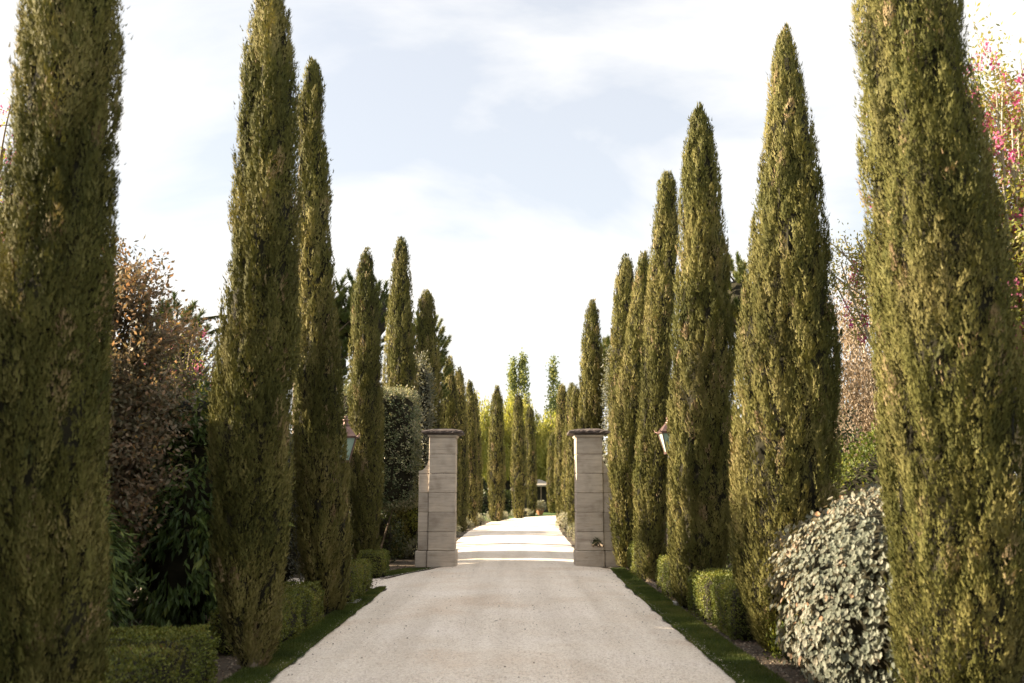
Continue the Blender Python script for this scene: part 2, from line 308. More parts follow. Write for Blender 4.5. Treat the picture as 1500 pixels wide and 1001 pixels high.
# ------------------------------------------------------------------ the setting
def sheet(name, mat, left, right, z=0, camber=0, step=.4, nx=2, wob=0, edge=0, seed=0):
    """a ground sheet between two edge lines given as matching point lists"""
    Lp = np.array(left, float); Rp = np.array(right, float); seg = np.linalg.norm(np.diff(Lp, axis=0), axis=1) + np.linalg.norm(np.diff(Rp, axis=0), axis=1)
    s = np.concatenate([[0], np.cumsum(seg / 2)]); n = max(2, int(s[-1] / step)); t = np.linspace(0, s[-1], n)
    li = np.stack([np.interp(t, s, Lp[:, 0]), np.interp(t, s, Lp[:, 1])], 1); ri = np.stack([np.interp(t, s, Rp[:, 0]), np.interp(t, s, Rp[:, 1])], 1)
    if edge:
        z0 = np.zeros(n)
        li[:, 0] += edge * vnoise(np.stack([t * 1.7, z0, z0], 1), seed) + .6 * edge * vnoise(np.stack([t * 5.1, z0, z0], 1), seed + 1)
        ri[:, 0] += edge * vnoise(np.stack([t * 1.7, z0 + 9, z0], 1), seed) + .6 * edge * vnoise(np.stack([t * 5.1, z0 + 9, z0], 1), seed + 1)
    u = np.linspace(0, 1, nx)
    xy = li[:, None] * (1 - u)[None, :, None] + ri[:, None] * u[None, :, None]
    zz = z + camber * (1 - (2 * u - 1) ** 2)[None] * np.ones((n, 1))
    if wob: zz = zz + wob * vnoise(np.concatenate([xy.reshape(-1, 2) * .9, np.zeros((n * nx, 1))], 1), 3).reshape(n, nx) * (1 - (2 * u - 1) ** 4)[None]
    v = np.concatenate([xy, zz[..., None]], -1).reshape(-1, 3)
    i = np.arange(n - 1)[:, None] * nx; k = np.arange(nx - 1)[None]
    f = np.stack([i + k, i + k + 1, i + nx + k + 1, i + nx + k], -1).reshape(-1, 4)
    g = Geo(); g.add(v, f, .5, 0, True); o = g.build(name, mat); o['kind'] = 'structure'; return o

g = Geo(); g.add([(-900, -300, 0), (900, -300, 0), (900, 1500, 0), (-900, 1500, 0)], [[0, 1, 2, 3]]); g.build('ground', M['lawn'])['kind'] = 'structure'
sheet('soil_bed', M['earth'], [(-7.5, -4), (-7.5, 80)], [(-1.0, -4), (-1.0, 60)], .004, 0, 1.0, 8)
sheet('soil_bed', M['earth'], [(1.0, -4), (1.0, 60)], [(7.5, -4), (7.5, 62)], .004, 0, 1.0, 8)
RL = [(-2.2, -4), (-2.2, 9), (-2.24, 18.2), (-2.55, 18.7), (-2.55, 20.0), (-2.2, 21.4), (-1.75, 22.8), (-1.42, 24.4), (-1.7, 27), (-1.95, 36), (-1.9, 46), (-1.25, 59), (.3, 69), (2.4, 74.5), (8, 79), (24, 83)]
RR = [(2.0, -4), (2.02, 9), (2.10, 18.2), (2.12, 18.7), (2.14, 20.0), (2.16, 21.4), (2.22, 22.8), (1.6, 24.4), (1.8, 27), (2.0, 36), (2.15, 46), (2.6, 57), (3.6, 64), (6, 69), (11, 72), (24, 75)]
sheet('driveway', M['gravel'], RL, RR, .014, .055, .14, 25, .012, .035, 5)
sheet('side_path', M['gravel'], [(-7, 18.0), (-2.3, 18.25)], [(-7, 20.7), (-2.3, 20.25)], .010, 0, .3, 6, 0, .02, 6)
sheet('far_path', M['pale_path'], [(-30, 80.5), (2.0, 80.5)], [(-30, 82.5), (2.0, 82.5)], .012, 0, 2, 2)
GL = [(-2.58, -4), (-2.56, 9), (-2.52, 13), (-2.50, 16.5), (-2.44, 17.6), (-2.35, 18.22)]; GLr = [(-2.19, -4), (-2.19, 9), (-2.21, 13), (-2.22, 16.5), (-2.235, 17.6), (-2.25, 18.22)]
GR = [(1.99, -4), (2.01, 9), (2.09, 18.2), (2.20, 22.7)]; GRr = [(2.42, -4), (2.42, 9), (2.47, 18.2), (2.50, 23.0)]
GM = [(-3.0, 20.9), (-2.7, 21.5), (-2.35, 22.7)]; GMr = [(-2.45, 20.7), (-2.2, 21.5), (-1.8, 22.7)]
for a, b, sd_ in ((GL, GLr, 11), (GR, GRr, 12), (GM, GMr, 13)): sheet('turf', M['turf'], a, b, .034, 0, .1, 4, 0, .042, sd_)

def scatter_between(rng, A, B, n, over=.02):
    A = np.array(A); B = np.array(B); y = rng.uniform(A[0, 1], A[-1, 1], n); u = rng.uniform(-over, 1 + over, n)
    return np.stack([np.interp(y, A[:, 1], A[:, 0]) * (1 - u) + np.interp(y, B[:, 1], B[:, 0]) * u, y], 1)
rng = np.random.default_rng(2)
g = Geo()
for a, b, n in ((GL[1:] , GLr[1:], 34000), (GR[1:], GRr[1:], 42000), (GM, GMr, 5000)):
    xy = scatter_between(rng, a, b, n, .05); k = len(xy)
    A_ = nrm(np.stack([rng.normal(0, .35, k), rng.normal(0, .35, k), np.ones(k)], 1)); tn = np.clip(.5 + .5 * vnoise(np.c_[xy * 3, np.zeros(k)], 4) + rng.normal(0, .2, k), 0, 1)
    leaves(g, np.c_[xy, np.full(k, .032)], A_, rdir(rng, k), rng.uniform(.018, .042, k), .007, 'tri', tn)
tag(g.build('grass', M['grassblade']), 'short mown green grass edging both sides of the gravel drive', 'grass', kind='stuff')

def pebbles(g, xy, z, size, tone, rng):
    """low five-sided stones, each its own little solid"""
    n = len(xy); v0 = np.array([(1, 0, 0), (.2, .9, 0), (-.9, .4, 0), (-.6, -.8, 0), (.5, -.8, 0), (.1, 0, .75)])
    a = rng.uniform(0, 6.28, n); ca, sa = np.cos(a), np.sin(a); s = size[:, None, None] * rng.uniform(.7, 1.3, (n, 6, 1))
    v = v0[None] * s; x = v[..., 0] * ca[:, None] - v[..., 1] * sa[:, None]; y = v[..., 0] * sa[:, None] + v[..., 1] * ca[:, None]
    P = np.stack([x + xy[:, :1], y + xy[:, 1:2], v[..., 2] + z[:, None]], -1)
    f = np.array([[0, 1, 5], [1, 2, 5], [2, 3, 5], [3, 4, 5], [4, 0, 5]])
    g.add(P.reshape(-1, 3), (np.arange(n)[:, None, None] * 6 + f).reshape(-1, 3), np.repeat(tone, 5))
g = Geo(); n = 26000
y = 7.5 + 15 * rng.uniform(0, 1, n) ** 1.7; u = rng.uniform(-.005, 1.005, n)
x = np.interp(y, [p[1] for p in RL], [p[0] for p in RL]) * (1 - u) + np.interp(y, [p[1] for p in RR], [p[0] for p in RR]) * u
pebbles(g, np.c_[x, y], .012 + .055 * (1 - (2 * u - 1) ** 2), rng.uniform(.004, .010, n), rng.uniform(0, 1, n) ** .8, rng)
for sgn, k in ((-1, 900), (1, 900)):                # chips kicked over the lawn edge
    y = rng.uniform(8, 23, k); e = np.interp(y, [p[1] for p in (RL if sgn < 0 else RR)], [p[0] for p in (RL if sgn < 0 else RR)])
    pebbles(g, np.c_[e + sgn * np.abs(rng.normal(0, .05, k)), y], np.full(k, .036), rng.uniform(.005, .012, k), rng.uniform(0, 1, k), rng)
tag(g.build('gravel', M['pebble']), 'loose pale gravel chips lying over the drive', 'gravel', kind='stuff')
g = Geo(); n = 8000; sgn = np.where(rng.random(n) < .5, -1, 1); y = rng.uniform(8, 24, n)
x = sgn * (2.42 + np.abs(rng.normal(0, .35, n)))
pebbles(g, np.c_[x, y], np.full(n, .004), rng.uniform(.006, .022, n), rng.uniform(0, 1, n), rng)
n = 260; y = rng.uniform(8, 24, n); u = rng.beta(.45, .45, n); x = -2.1 + 4.2 * u
pebbles(g, np.c_[x, y], .022 + .055 * (1 - (2 * u - 1) ** 2), rng.uniform(.006, .013, n), rng.uniform(0, .6, n), rng)
tag(g.build('leaf_litter', M['chips']), 'brown leaf litter and small stones on the bare soil beds', 'leaf litter', kind='stuff')

# ------------------------------------------------------------------ gate pillars
rng = np.random.default_rng(7)
YG = 23.4
def stone(name, lo, hi, par, mat='stone', bev=.012, jit=.0018, origin=None):
    g = Geo(); c = (np.array(lo) + np.array(hi)) / 2; box(g, np.array(lo) - c, np.array(hi) - c, bev, .5, 0, jit, rng)
    return g.build(name, M[mat], par, c)
def pillar(sgn, x_in, x_out, x_wing, label):
    r = empty('gate_pillar', ((x_in + x_out) / 2, YG, 0)); ox = (x_in + x_out) / 2
    tag(r, label, 'pillar', 'stone pillars of the gateway')
    xi, xo, xw = x_in - ox, x_out - ox, x_wing - ox
    a, b = min(xi, xo), max(xi, xo); dep = .70
    zs = [at(700, q, YG).z for q in (807, 779, 750.5, 722, 693.5, 665.5, 641)]
    zp = zs[0]
    # plinth: one long block under the shaft, a second one under the wing
    stone('plinth_block', (a - .035 if sgn > 0 else a - .02, -.035, 0), (b + .02 if sgn > 0 else b + .035, dep + .035, zp - .004), r, bev=.022)
    w0, w1 = (xo, xw) if sgn < 0 else (xo, xw)
    wa, wb = min(xo, xw), max(xo, xw)
    if sgn < 0: stone('plinth_block', (wa - .06, .02, 0), (a - .030, dep - .05, zp - .006), r, bev=.02)
    else: stone('plinth_block', (b + .030, .02, 0), (wb + .06, dep - .05, zp - .006), r, bev=.02)
    for i in range(6):
        stone('stone_block', (a + rng.uniform(-.002, .002), 0, zs[i] + .003), (b + rng.uniform(-.002, .002), dep, zs[i + 1] - .003), r, bev=.010)
    g = Geo(); box(g, (a + .02, .02, .05), (b - .02, dep - .02, zs[-1] - .01)); g.build('mortar_core', M['earth'], r)
    # wing stones, set back a little, the upper two cut to a hollow curve
    wing = [(zs[0], zs[1]), (zs[1], zs[2]), (zs[2], zs[3]), (zs[3], zs[4])]
    for z0, z1 in wing:
        if sgn < 0: stone('wing_block', (wa, .05, z0 + .003), (a - .006, dep - .1, z1 - .003), r, bev=.010)
        else: stone('wing_block', (b + .006, .05, z0 + .003), (wb, dep - .1, z1 - .003), r, bev=.010)
    g = Geo(); z0, z1 = zs[4] + .003, at(700, 668, YG).z; m_ = 8
    prof = [(0, z0), (1, z0)] + [(1 - math.sin(t) , z0 + .05 + (z1 - z0 - .05) * (1 - math.cos(t))) for t in np.linspace(0, math.pi / 2, m_)]
    prof = [(p if p > 0 else 0, q) for p, q in prof]
    xin = (a - .006) if sgn < 0 else (b + .006); xed = wa if sgn < 0 else wb
    V = [(xin + (xed - xin) * p, yy, q) for yy in (.05, dep - .1) for p, q in prof]; k = len(prof)
    g.add(V, [list(range(k))] , .5); g.add(V, [list(range(k, 2 * k))[::-1]], .5)
    g.add(V, [[i, (i + 1) % k, k + (i + 1) % k, k + i] for i in range(k)], .5)
    g.build('curved_wing_block', M['stone'], r)
    # cap: neck mould, thick dark slab with a worn sloping top
    cx = (a + b) / 2; zc = zs[-1]; hw = .475; yc = dep / 2
    g = Geo()
    rings = [((b - a) / 2 + .005, zc), ((b - a) / 2 + .03, zc + .03), ((b - a) / 2 + .04, zc + .06)]
    def lathe_sq(g, rings, mat):
        V = []
        for h, z in rings:
            hy = h + (dep - (b - a)) / 2
            V += [(cx - h, yc - hy, z), (cx + h, yc - hy, z), (cx + h, yc + hy, z), (cx - h, yc + hy, z)]
        n = len(rings)
        g.add(V, [[4 * i + j, 4 * i + (j + 1) % 4, 4 * i + 4 + (j + 1) % 4, 4 * i + 4 + j] for i in range(n - 1) for j in range(4)] + [[3, 2, 1, 0], [4 * n - 4, 4 * n - 3, 4 * n - 2, 4 * n - 1]], .5, mat)
    lathe_sq(g, rings, 0); g.build('neck_moulding', M['stone'], r)
    g = Geo(); z = zc + .062
    nn = 12
    rr = [(hw - .12, z, 0), (hw - .02, z + .03, .008), (hw, z + .042, .009), (hw + .003, z + .078, .010), (hw - .012, z + .094, .010), (hw - .035, z + .104, .008), (.22, z + .15, .008), (.02, z + .165, 0)]
    V = []; 
    for h, zz, jj in rr:
        for k in range(4 * nn):
            s_, t_ = divmod(k, nn); t_ = -1 + 2 * t_ / nn; c_, d_ = [(t_, -1), (1, t_), (-t_, 1), (-1, -t_)][s_]
            V.append((cx + c_ * h + rng.normal(0, jj * .6), yc + d_ * h + rng.normal(0, jj * .6), zz + rng.normal(0, jj * .5)))
    k4 = 4 * nn
    g.add(V, [[i * k4 + j, i * k4 + (j + 1) % k4, (i + 1) * k4 + (j + 1) % k4, (i + 1) * k4 + j] for i in range(len(rr) - 1) for j in range(k4)], .5)
    g.add(V, [list(range((len(rr) - 1) * k4, len(rr) * k4))], .5)
    g.build('cap_stone', M['cap'], r)
    return r
pl_l = pillar(-1, at(667, 700, YG).x, at(628, 700, YG).x, at(613, 700, YG).x, 'pale stone gate pillar left of the drive, clean face and dark cap')
pl_r = pillar(1, at(844, 700, YG).x, at(883, 700, YG).x, at(900, 700, YG).x, 'pale stone gate pillar right of the drive with a weed on its plinth')

# ------------------------------------------------------------------ cypresses
def cypress_crown(seed, prof, plumes, per, kind='tri', ls=1.0, plen=.34, prad=.055):
    """prof: (z, radius, centre x) rows from the ground up, centre x relative to the foot"""
    rng = np.random.default_rng(seed); prof = np.array(prof, float)
    zz, rr, cc = prof.T
    g = Geo()
    zt = np.linspace(zz[0], zz[-1], 400); w = np.interp(zt, zz, rr) + .06; cdf = np.cumsum(w); cdf /= cdf[-1]
    bw, bh = .095, .42
    K = int(min(420, max(40, 2 * np.pi * rr.mean() * (zz[-1] - zz[0]) / .075))); kz = np.interp(rng.random(K), cdf, zt) if True else 0; kth = rng.uniform(0, 2 * np.pi, K)
    def surf(th, z):
        q = np.stack([np.cos(th) * 2.1, np.sin(th) * 2.1, z * .45], 1); q2 = np.stack([np.cos(th) * 4.6, np.sin(th) * 4.6, z * 1.1], 1)
        q3 = np.stack([np.cos(th) * 1.0, np.sin(th) * 1.0, z * .9], 1)
        rz = np.interp(z, zz, rr); B = np.zeros(len(z))
        for i0 in range(0, len(z), 4000):
            s_ = slice(i0, i0 + 4000); dth = (th[s_, None] - kth[None] + np.pi) % (2 * np.pi) - np.pi
            arc = dth * np.maximum(rz[s_, None], .12); dz = z[s_, None] - kz[None]
            B[s_] = np.max(np.exp(-(arc / (bw * (1 - .5 * np.clip(dz / bh, 0, 1)))) ** 2 - (dz / bh) ** 2), 1)
        return 1 + .05 * vnoise(q, seed) + .05 * vnoise(q2, seed + 5) + .04 * vnoise(q3, seed + 8) + (B - .66) * .17 / np.maximum(rz, .28)
    # inner core
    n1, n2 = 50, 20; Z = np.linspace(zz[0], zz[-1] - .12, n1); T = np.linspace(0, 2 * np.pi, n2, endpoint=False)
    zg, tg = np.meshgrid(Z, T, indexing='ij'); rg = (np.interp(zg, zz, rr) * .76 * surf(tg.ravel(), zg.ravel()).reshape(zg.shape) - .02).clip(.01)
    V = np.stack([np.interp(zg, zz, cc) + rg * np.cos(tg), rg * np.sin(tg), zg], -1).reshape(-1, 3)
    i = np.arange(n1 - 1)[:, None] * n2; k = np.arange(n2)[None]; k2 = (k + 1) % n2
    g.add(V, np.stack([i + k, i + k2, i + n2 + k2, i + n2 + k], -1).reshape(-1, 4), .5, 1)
    # plumes
    m = plumes; q_ = np.arange(m); z = np.interp((q_ * .7548776662 + rng.normal(0, .004, m)) % 1, cdf, zt); th = 2 * np.pi * ((q_ * .5698402910 + rng.normal(0, .02, m)) % 1)
    pl = plen * rng.uniform(.55, 1.35, m); pr = prad * rng.uniform(.7, 1.35, m)
    z = np.clip(z - pl * .5, zz[0] + .02, None)
    r0 = np.interp(z, zz, rr) ; top = (zz[-1] - z)
    rs = (r0 * surf(th, z) - np.minimum(.07, r0 * .4) - rng.uniform(0, .06, m)).clip(.0)
    out = np.stack([np.cos(th), np.sin(th), np.zeros(m)], 1); tan = np.stack([-np.sin(th), np.cos(th), np.zeros(m)], 1)
    slope = (np.interp(z + pl, zz, rr) - r0) / pl
    tilt = np.clip(slope + rng.normal(.16, .13, m), -1.2, .6)
    ax = nrm(out * tilt[:, None] + np.array([0, 0, 1.]) + tan * rng.normal(0, .14, m)[:, None])
    base = out * rs[:, None]; base[:, 0] += np.interp(z, zz, cc); base[:, 2] = z
    tn = np.clip(.42 + .30 * vnoise(np.c_[base * 1.6], seed + 3) + rng.normal(0, .11, m), 0, .86)
    tn = np.where(rng.random(m) < .03, rng.uniform(.88, 1, m), tn)
    # leaves of each plume
    j = np.repeat(np.arange(m), per); n = len(j); t = rng.random(n) ** .9; ph = rng.uniform(0, 2 * np.pi, n)
    e1 = nrm(np.cross(ax, tan)); e2 = np.cross(ax, e1); rad = e1[j] * np.cos(ph)[:, None] + e2[j] * np.sin(ph)[:, None]
    flip = np.sum(rad * out[j], 1) < -.25; rad[flip] *= -1
    pw = pr[j] * (np.sin(np.pi * np.clip(t * .9 + .12, 0, 1)) ** .7) * rng.uniform(.55, 1.12, n)
    P = base[j] + ax[j] * (t * pl[j])[:, None] + rad * pw[:, None]
    # hold the outline
    cx = np.interp(P[:, 2], zz, cc); d = P - np.stack([cx, np.zeros(n), P[:, 2]], 1); rad_now = np.linalg.norm(d[:, :2], axis=1)
    lim = np.interp(P[:, 2], zz, rr) * 1.0 - .005; keep = (rad_now < lim + rng.exponential(.011, n)) & (P[:, 2] < zz[-1] + .05)
    A = ax[j] + rad * rng.uniform(.1, .5, n)[:, None] + rng.normal(0, .17, (n, 3))
    Nn = rad + out[j] * .35 + rng.normal(0, .18, (n, 3))
    L = ls * rng.uniform(.024, .058, n); W = ls * rng.uniform(.010, .018, n)
    leaves(g, P[keep], A[keep], Nn[keep], L[keep], W[keep], kind, np.clip(tn[j] + rng.normal(0, .05, n), 0, 1)[keep])
    return g

def cypress(seed, Y, rows, label, plumes, per, kind='tri', ls=1.0, base=.02, above=(), plen=.34, prad=.055, group='Italian cypresses lining the drive'):
    """rows: (picture y, left x, right x) outline of the crown from the tip down"""
    z, r, c = [], [], []
    for (py, xl, xr) in rows:
        a, b = at(xl, py, Y), at(xr, py, Y); z.append(a.z); r.append((b.x - a.x) / 2 + (.035 if Y > 18 else .012)); c.append((a.x + b.x) / 2)
    z = np.array(z[::-1]); r = np.array(r[::-1]); c = np.array(c[::-1])
    foot = c[0]; 
    prof = [(base, r[0] * .82, 0)] if z[0] > base + .1 else []
    prof += [(zz, rr, cc - foot) for zz, rr, cc in zip(z, r, c) if zz > base]
    for dz, rf, dc in above: prof.append((prof[-1][0] + dz, rf, prof[-1][2] + dc))
    ro = empty('italian_cypress', (foot, Y, 0)); tag(ro, label, 'cypress tree', group)
    g = cypress_crown(seed, prof, plumes, per, kind, ls, plen, prad)
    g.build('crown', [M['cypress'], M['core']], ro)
    t = Geo(); hgt = prof[-1][0]
    tube(t, [(0, 0, -.05), (.01, 0, .3), (0, .01, 1.2), (prof[len(prof) // 2][2], 0, hgt * .5)], [.10, .09, .08, .05], 9)
    t.build('trunk', M['bark'], ro)
    return ro

cypress(101, 6.7, [(0, 40, 172), (100, 33, 172), (200, 22, 165), (300, 5, 161), (400, -12, 158), (500, -24, 152), (600, -30, 150), (700, -32, 148), (850, -30, 148), (1010, -22, 146)],
        'widest cypress on the left, nearest the camera and cut by the left frame edge', 2300, 100, 'tri', .92, above=((.6, .29, .0), (.7, .20, 0), (.5, .08, 0), (.15, .02, 0)))
cypress(102, 10.0, [(2, 371, 423), (50, 364, 426), (100, 358, 431), (200, 349, 435), (300, 342, 437), (400, 335, 437), (500, 322, 437), (600, 311, 431), (700, 308, 426), (800, 313, 418), (900, 325, 411), (960, 338, 402)],
        'tall cypress second on the left, its tip just above the frame', 1900, 84, 'tri', 1.06, above=((.22, .13, .0), (.18, .05, 0), (.08, .012, 0)))
cypress(103, 14.6, [(92, 454, 462), (105, 446, 470), (150, 436, 479), (200, 434, 481), (300, 434, 484), (400, 434, 488), (500, 430, 495), (600, 428, 503), (700, 430, 511), (800, 433, 513), (870, 446, 508)],
        'narrow round topped cypress touching the tallest left one, lantern behind it', 1600, 64, 'tri', 1.25)
cypress(104, 22.0, [(367, 536, 540), (382, 529, 545), (420, 518, 551), (500, 514, 556), (600, 512, 560), (700, 511, 560), (790, 517, 556)],
        'slim cypress standing in front of the clipped variegated block', 1300, 50, 'tri', 1.4, plen=.4, prad=.07)
cypress(105, 26.6, [(351, 584, 591), (366, 578, 598), (450, 569, 604), (550, 562, 610), (650, 558, 612), (750, 558, 609), (800, 564, 604)],
        'pointed dark cypress rising just behind the clipped variegated block', 1200, 46, 'tri', 1.6, plen=.42, prad=.08)
cypress(106, 33, [(427, 620, 628), (440, 614, 635), (500, 611, 641), (600, 611, 648), (700, 612, 650), (770, 616, 646)],
        'dark cypress directly behind the left gate pillar', 1000, 44, 'tri', 1.9, plen=.45, prad=.09)
cypress(201, 7.5, [(0, 1250, 1400), (50, 1255, 1404), (130, 1259, 1416), (220, 1264, 1438), (300, 1269, 1455), (400, 1276, 1470), (500, 1285, 1484), (600, 1291, 1499), (700, 1298, 1510), (800, 1305, 1512), (900, 1311, 1508), (1010, 1320, 1500)],
        'massive cypress on the right, nearest the camera beside the silver bush', 2500, 96, 'tri', .92, above=((.7, .30, -.03), (.7, .22, -.02), (.5, .1, 0), (.15, .02, 0)))
cypress(202, 11.1, [(46, 1146, 1153), (60, 1139, 1163), (100, 1129, 1170), (150, 1127, 1180), (200, 1120, 1190), (300, 1108, 1207), (400, 1094, 1218), (500, 1083, 1228), (600, 1077, 1229), (700, 1074, 1226), (800, 1072, 1222), (880, 1078, 1212), (935, 1090, 1200)],
        'broad based tapering cypress second on the right, above the end of the box hedge', 2000, 80, 'tri', 1.1)
cypress(203, 15.2, [(158, 1021, 1029), (175, 1010, 1040), (230, 1000, 1050), (300, 996, 1058), (400, 990, 1068), (500, 985, 1076), (600, 980, 1079), (700, 978, 1079), (800, 980, 1074), (860, 986, 1064)],
        'cypress on the right with the green glass lantern showing at its left edge', 1800, 66, 'tri', 1.3)
cypress(204, 19.7, [(255, 973, 981), (270, 965, 989), (320, 960, 994), (400, 952, 992), (500, 944, 987), (600, 938, 986), (700, 930, 980), (800, 931, 975), (830, 936, 968)],
        'slender cypress fourth on the right, between the lantern and the leaning one', 1400, 52, 'tri', 1.35, plen=.4, prad=.07)
cypress(205, 23.1, [(372, 940, 946), (390, 935, 953), (450, 925, 952), (520, 914, 948), (600, 901, 945), (700, 893, 938), (780, 897, 933), (812, 902, 926)],
        'cypress leaning right at its tip, hiding the wing of the right pillar', 1200, 48, 'tri', 1.5, plen=.4, prad=.075)
cypress(206, 27.5, [(375, 914, 920), (390, 908, 926), (420, 902, 930), (480, 897, 931), (560, 893, 926), (700, 892, 926), (790, 897, 920)],
        'cypress with a blunt tip just left of and behind the leaning one', 1000, 46, 'tri', 1.7, plen=.42, prad=.085)
cypress(207, 30.5, [(442, 865, 871), (456, 859, 875), (500, 854, 880), (550, 850, 883), (620, 848, 884), (720, 848, 884), (790, 852, 880)],
        'cypress rising directly behind the right gate pillar', 1000, 46, 'tri', 1.8, plen=.42, prad=.085)
GB = 'cypresses beyond the gate'
far = [(111, 40, [(525, 655, 660), (540, 651, 665), (600, 648, 670), (700, 648, 672), (775, 650, 670)], 'first cypress of the left row beyond the gate, half hidden by the pillar'),
       (112, 44, [(540, 670, 674), (556, 666, 679), (620, 664, 682), (700, 664, 684), (770, 667, 682)], 'second cypress of the left row beyond the gate'),
       (113, 50, [(558, 686, 690), (572, 683, 693), (650, 681, 697), (720, 681, 699), (764, 684, 697)], 'third cypress of the left row beyond the gate, tip just under its neighbour'),
       (114, 54, [(577, 692, 696), (590, 689, 699), (650, 688, 703), (720, 688, 705), (758, 690, 702)], 'last and lowest cypress of the left row beyond the gate'),
       (115, 60, [(567, 726, 730), (580, 722, 734), (650, 718, 737), (700, 716, 738), (752, 719, 736)], 'broad cypress at the bend, leftmost of the ones before the willows'),
       (116, 66, [(577, 757, 761), (592, 754, 765), (650, 751, 768), (700, 750, 770), (748, 753, 766)], 'middle cypress at the bend, pointing up below the poplar'),
       (117, 75, [(597, 774, 777), (606, 771, 781), (650, 770, 783), (700, 772, 785), (742, 774, 785)], 'thin cypress half veiled by willow strands at the bend'),
       (118, 86, [(635, 807, 810), (648, 804, 813), (700, 802, 815), (738, 803, 814)], 'small dark cypress farthest down the drive'),
       (119, 42, [(566, 842, 846), (580, 838, 850), (650, 834, 854), (720, 832, 855), (768, 835, 852)], 'sunlit cypress beside the right gate pillar, first of the far right row'),
       (120, 49, [(563, 835, 839), (576, 832, 842), (650, 827, 846), (720, 825, 846), (762, 828, 844)], 'second sunlit cypress of the far right row'),
       (121, 57, [(564, 821, 825), (576, 818, 829), (650, 815, 831), (720, 814, 832), (755, 817, 830)], 'last sunlit cypress of the far right row, nearest the bend')]
for s_, Y_, rows_, lab_ in far: cypress(s_, Y_, [(a_, (b_ + c_) / 2 - (c_ - b_) * .6, (b_ + c_) / 2 + (c_ - b_) * .6) for a_, b_, c_ in rows_], lab_, 520, 34, 'tri', 2.9 if Y_ > 55 else 2.5, plen=.55, prad=.11, group=GB)

# ------------------------------------------------------------------ shrubs, hedges, trees
def clumps(g, rng, C, out, n_per, spread, L, W, kind, tone, mode='rosette', mat=0, tj=.15, box_=None, fold=.25):
    """leaf clusters at points C growing along directions out; returns leaf frames"""
    m = len(C); j = np.repeat(np.arange(m), n_per); n = len(j)
    P = C[j] + rng.normal(0, 1, (n, 3)) * spread
    A = out[j] * .8 + rdir(rng, n)
    if mode == 'droop': A = out[j] * .7 + rdir(rng, n) * .55 + np.array([0, 0, -.75])
    if mode == 'up': A = out[j] * .4 + rdir(rng, n) * .45 + np.array([0, 0, .9])
    if mode == 'shingle': A = out[j] * .45 + rdir(rng, n) * .6 + np.array([0, 0, -.65])
    Nn = out[j] * .9 + rdir(rng, n) * .6 + np.array([0, 0, .35])
    if mode == 'shingle': A = out[j] * .35 + rdir(rng, n) * .42 + np.array([0, 0, -.8]); Nn = out[j] * 1.3 + rdir(rng, n) * .38 + np.array([0, 0, .3])
    Lr = L * rng.uniform(.6, 1.25, n); Wr = W * rng.uniform(.7, 1.2, n)
    tn = np.clip(np.broadcast_to(tone, (m,))[j] + rng.normal(0, tj, n), 0, 1)
    return P, nrm(A), nrm(Nn), Lr, Wr, tn
def blob_pts(rng, c, rad, n, seed, power=2.0, lump=.14, lf=1.6, shell=.22, zmin=.05, hemi=False):
    c = np.array(c, float); rad = np.array(rad, float)
    d = rdir(rng, n); k = (np.abs(d) ** power).sum(1) ** (-1 / power)
    s = 1 + lump * vnoise(d * lf + seed, seed) + lump * .6 * vnoise(d * lf * 2.7 + seed, seed + 1)
    q = d * (k * s * (1 - shell * rng.random(n) ** 1.6))[:, None] * rad
    out = nrm(d / rad)
    P = c + q; ok = P[:, 2] > zmin
    return P[ok], out[ok]
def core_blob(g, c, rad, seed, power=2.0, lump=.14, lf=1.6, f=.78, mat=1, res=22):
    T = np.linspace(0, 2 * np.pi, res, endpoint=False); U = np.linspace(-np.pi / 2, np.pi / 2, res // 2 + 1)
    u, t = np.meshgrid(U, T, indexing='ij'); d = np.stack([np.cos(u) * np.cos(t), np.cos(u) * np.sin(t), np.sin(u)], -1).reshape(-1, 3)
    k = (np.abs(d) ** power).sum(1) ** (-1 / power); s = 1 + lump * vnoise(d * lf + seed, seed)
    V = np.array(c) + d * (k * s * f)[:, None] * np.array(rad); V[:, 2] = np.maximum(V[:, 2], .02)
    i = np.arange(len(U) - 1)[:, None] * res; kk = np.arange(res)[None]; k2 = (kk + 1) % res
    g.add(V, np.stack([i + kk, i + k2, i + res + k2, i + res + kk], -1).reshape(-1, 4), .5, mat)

def stems(par, rng, base_pts, tips, r0=.02, mat='bark', name='stem', sides=5):
    g = Geo()
    for b, t in zip(base_pts, tips):
        b = np.array(b, float); t = np.array(t, float); mid = (b + t) / 2 + rng.normal(0, .06, 3) * np.linalg.norm(t - b); mid[2] += .08 * np.linalg.norm(t - b)
        tt = np.linspace(0, 1, 6)[:, None]; pts = (1 - tt) ** 2 * b + 2 * tt * (1 - tt) * mid + tt ** 2 * t
        tube(g, pts, np.linspace(r0, r0 * .25, 6), sides)
    return g.build(name, M[mat], par)

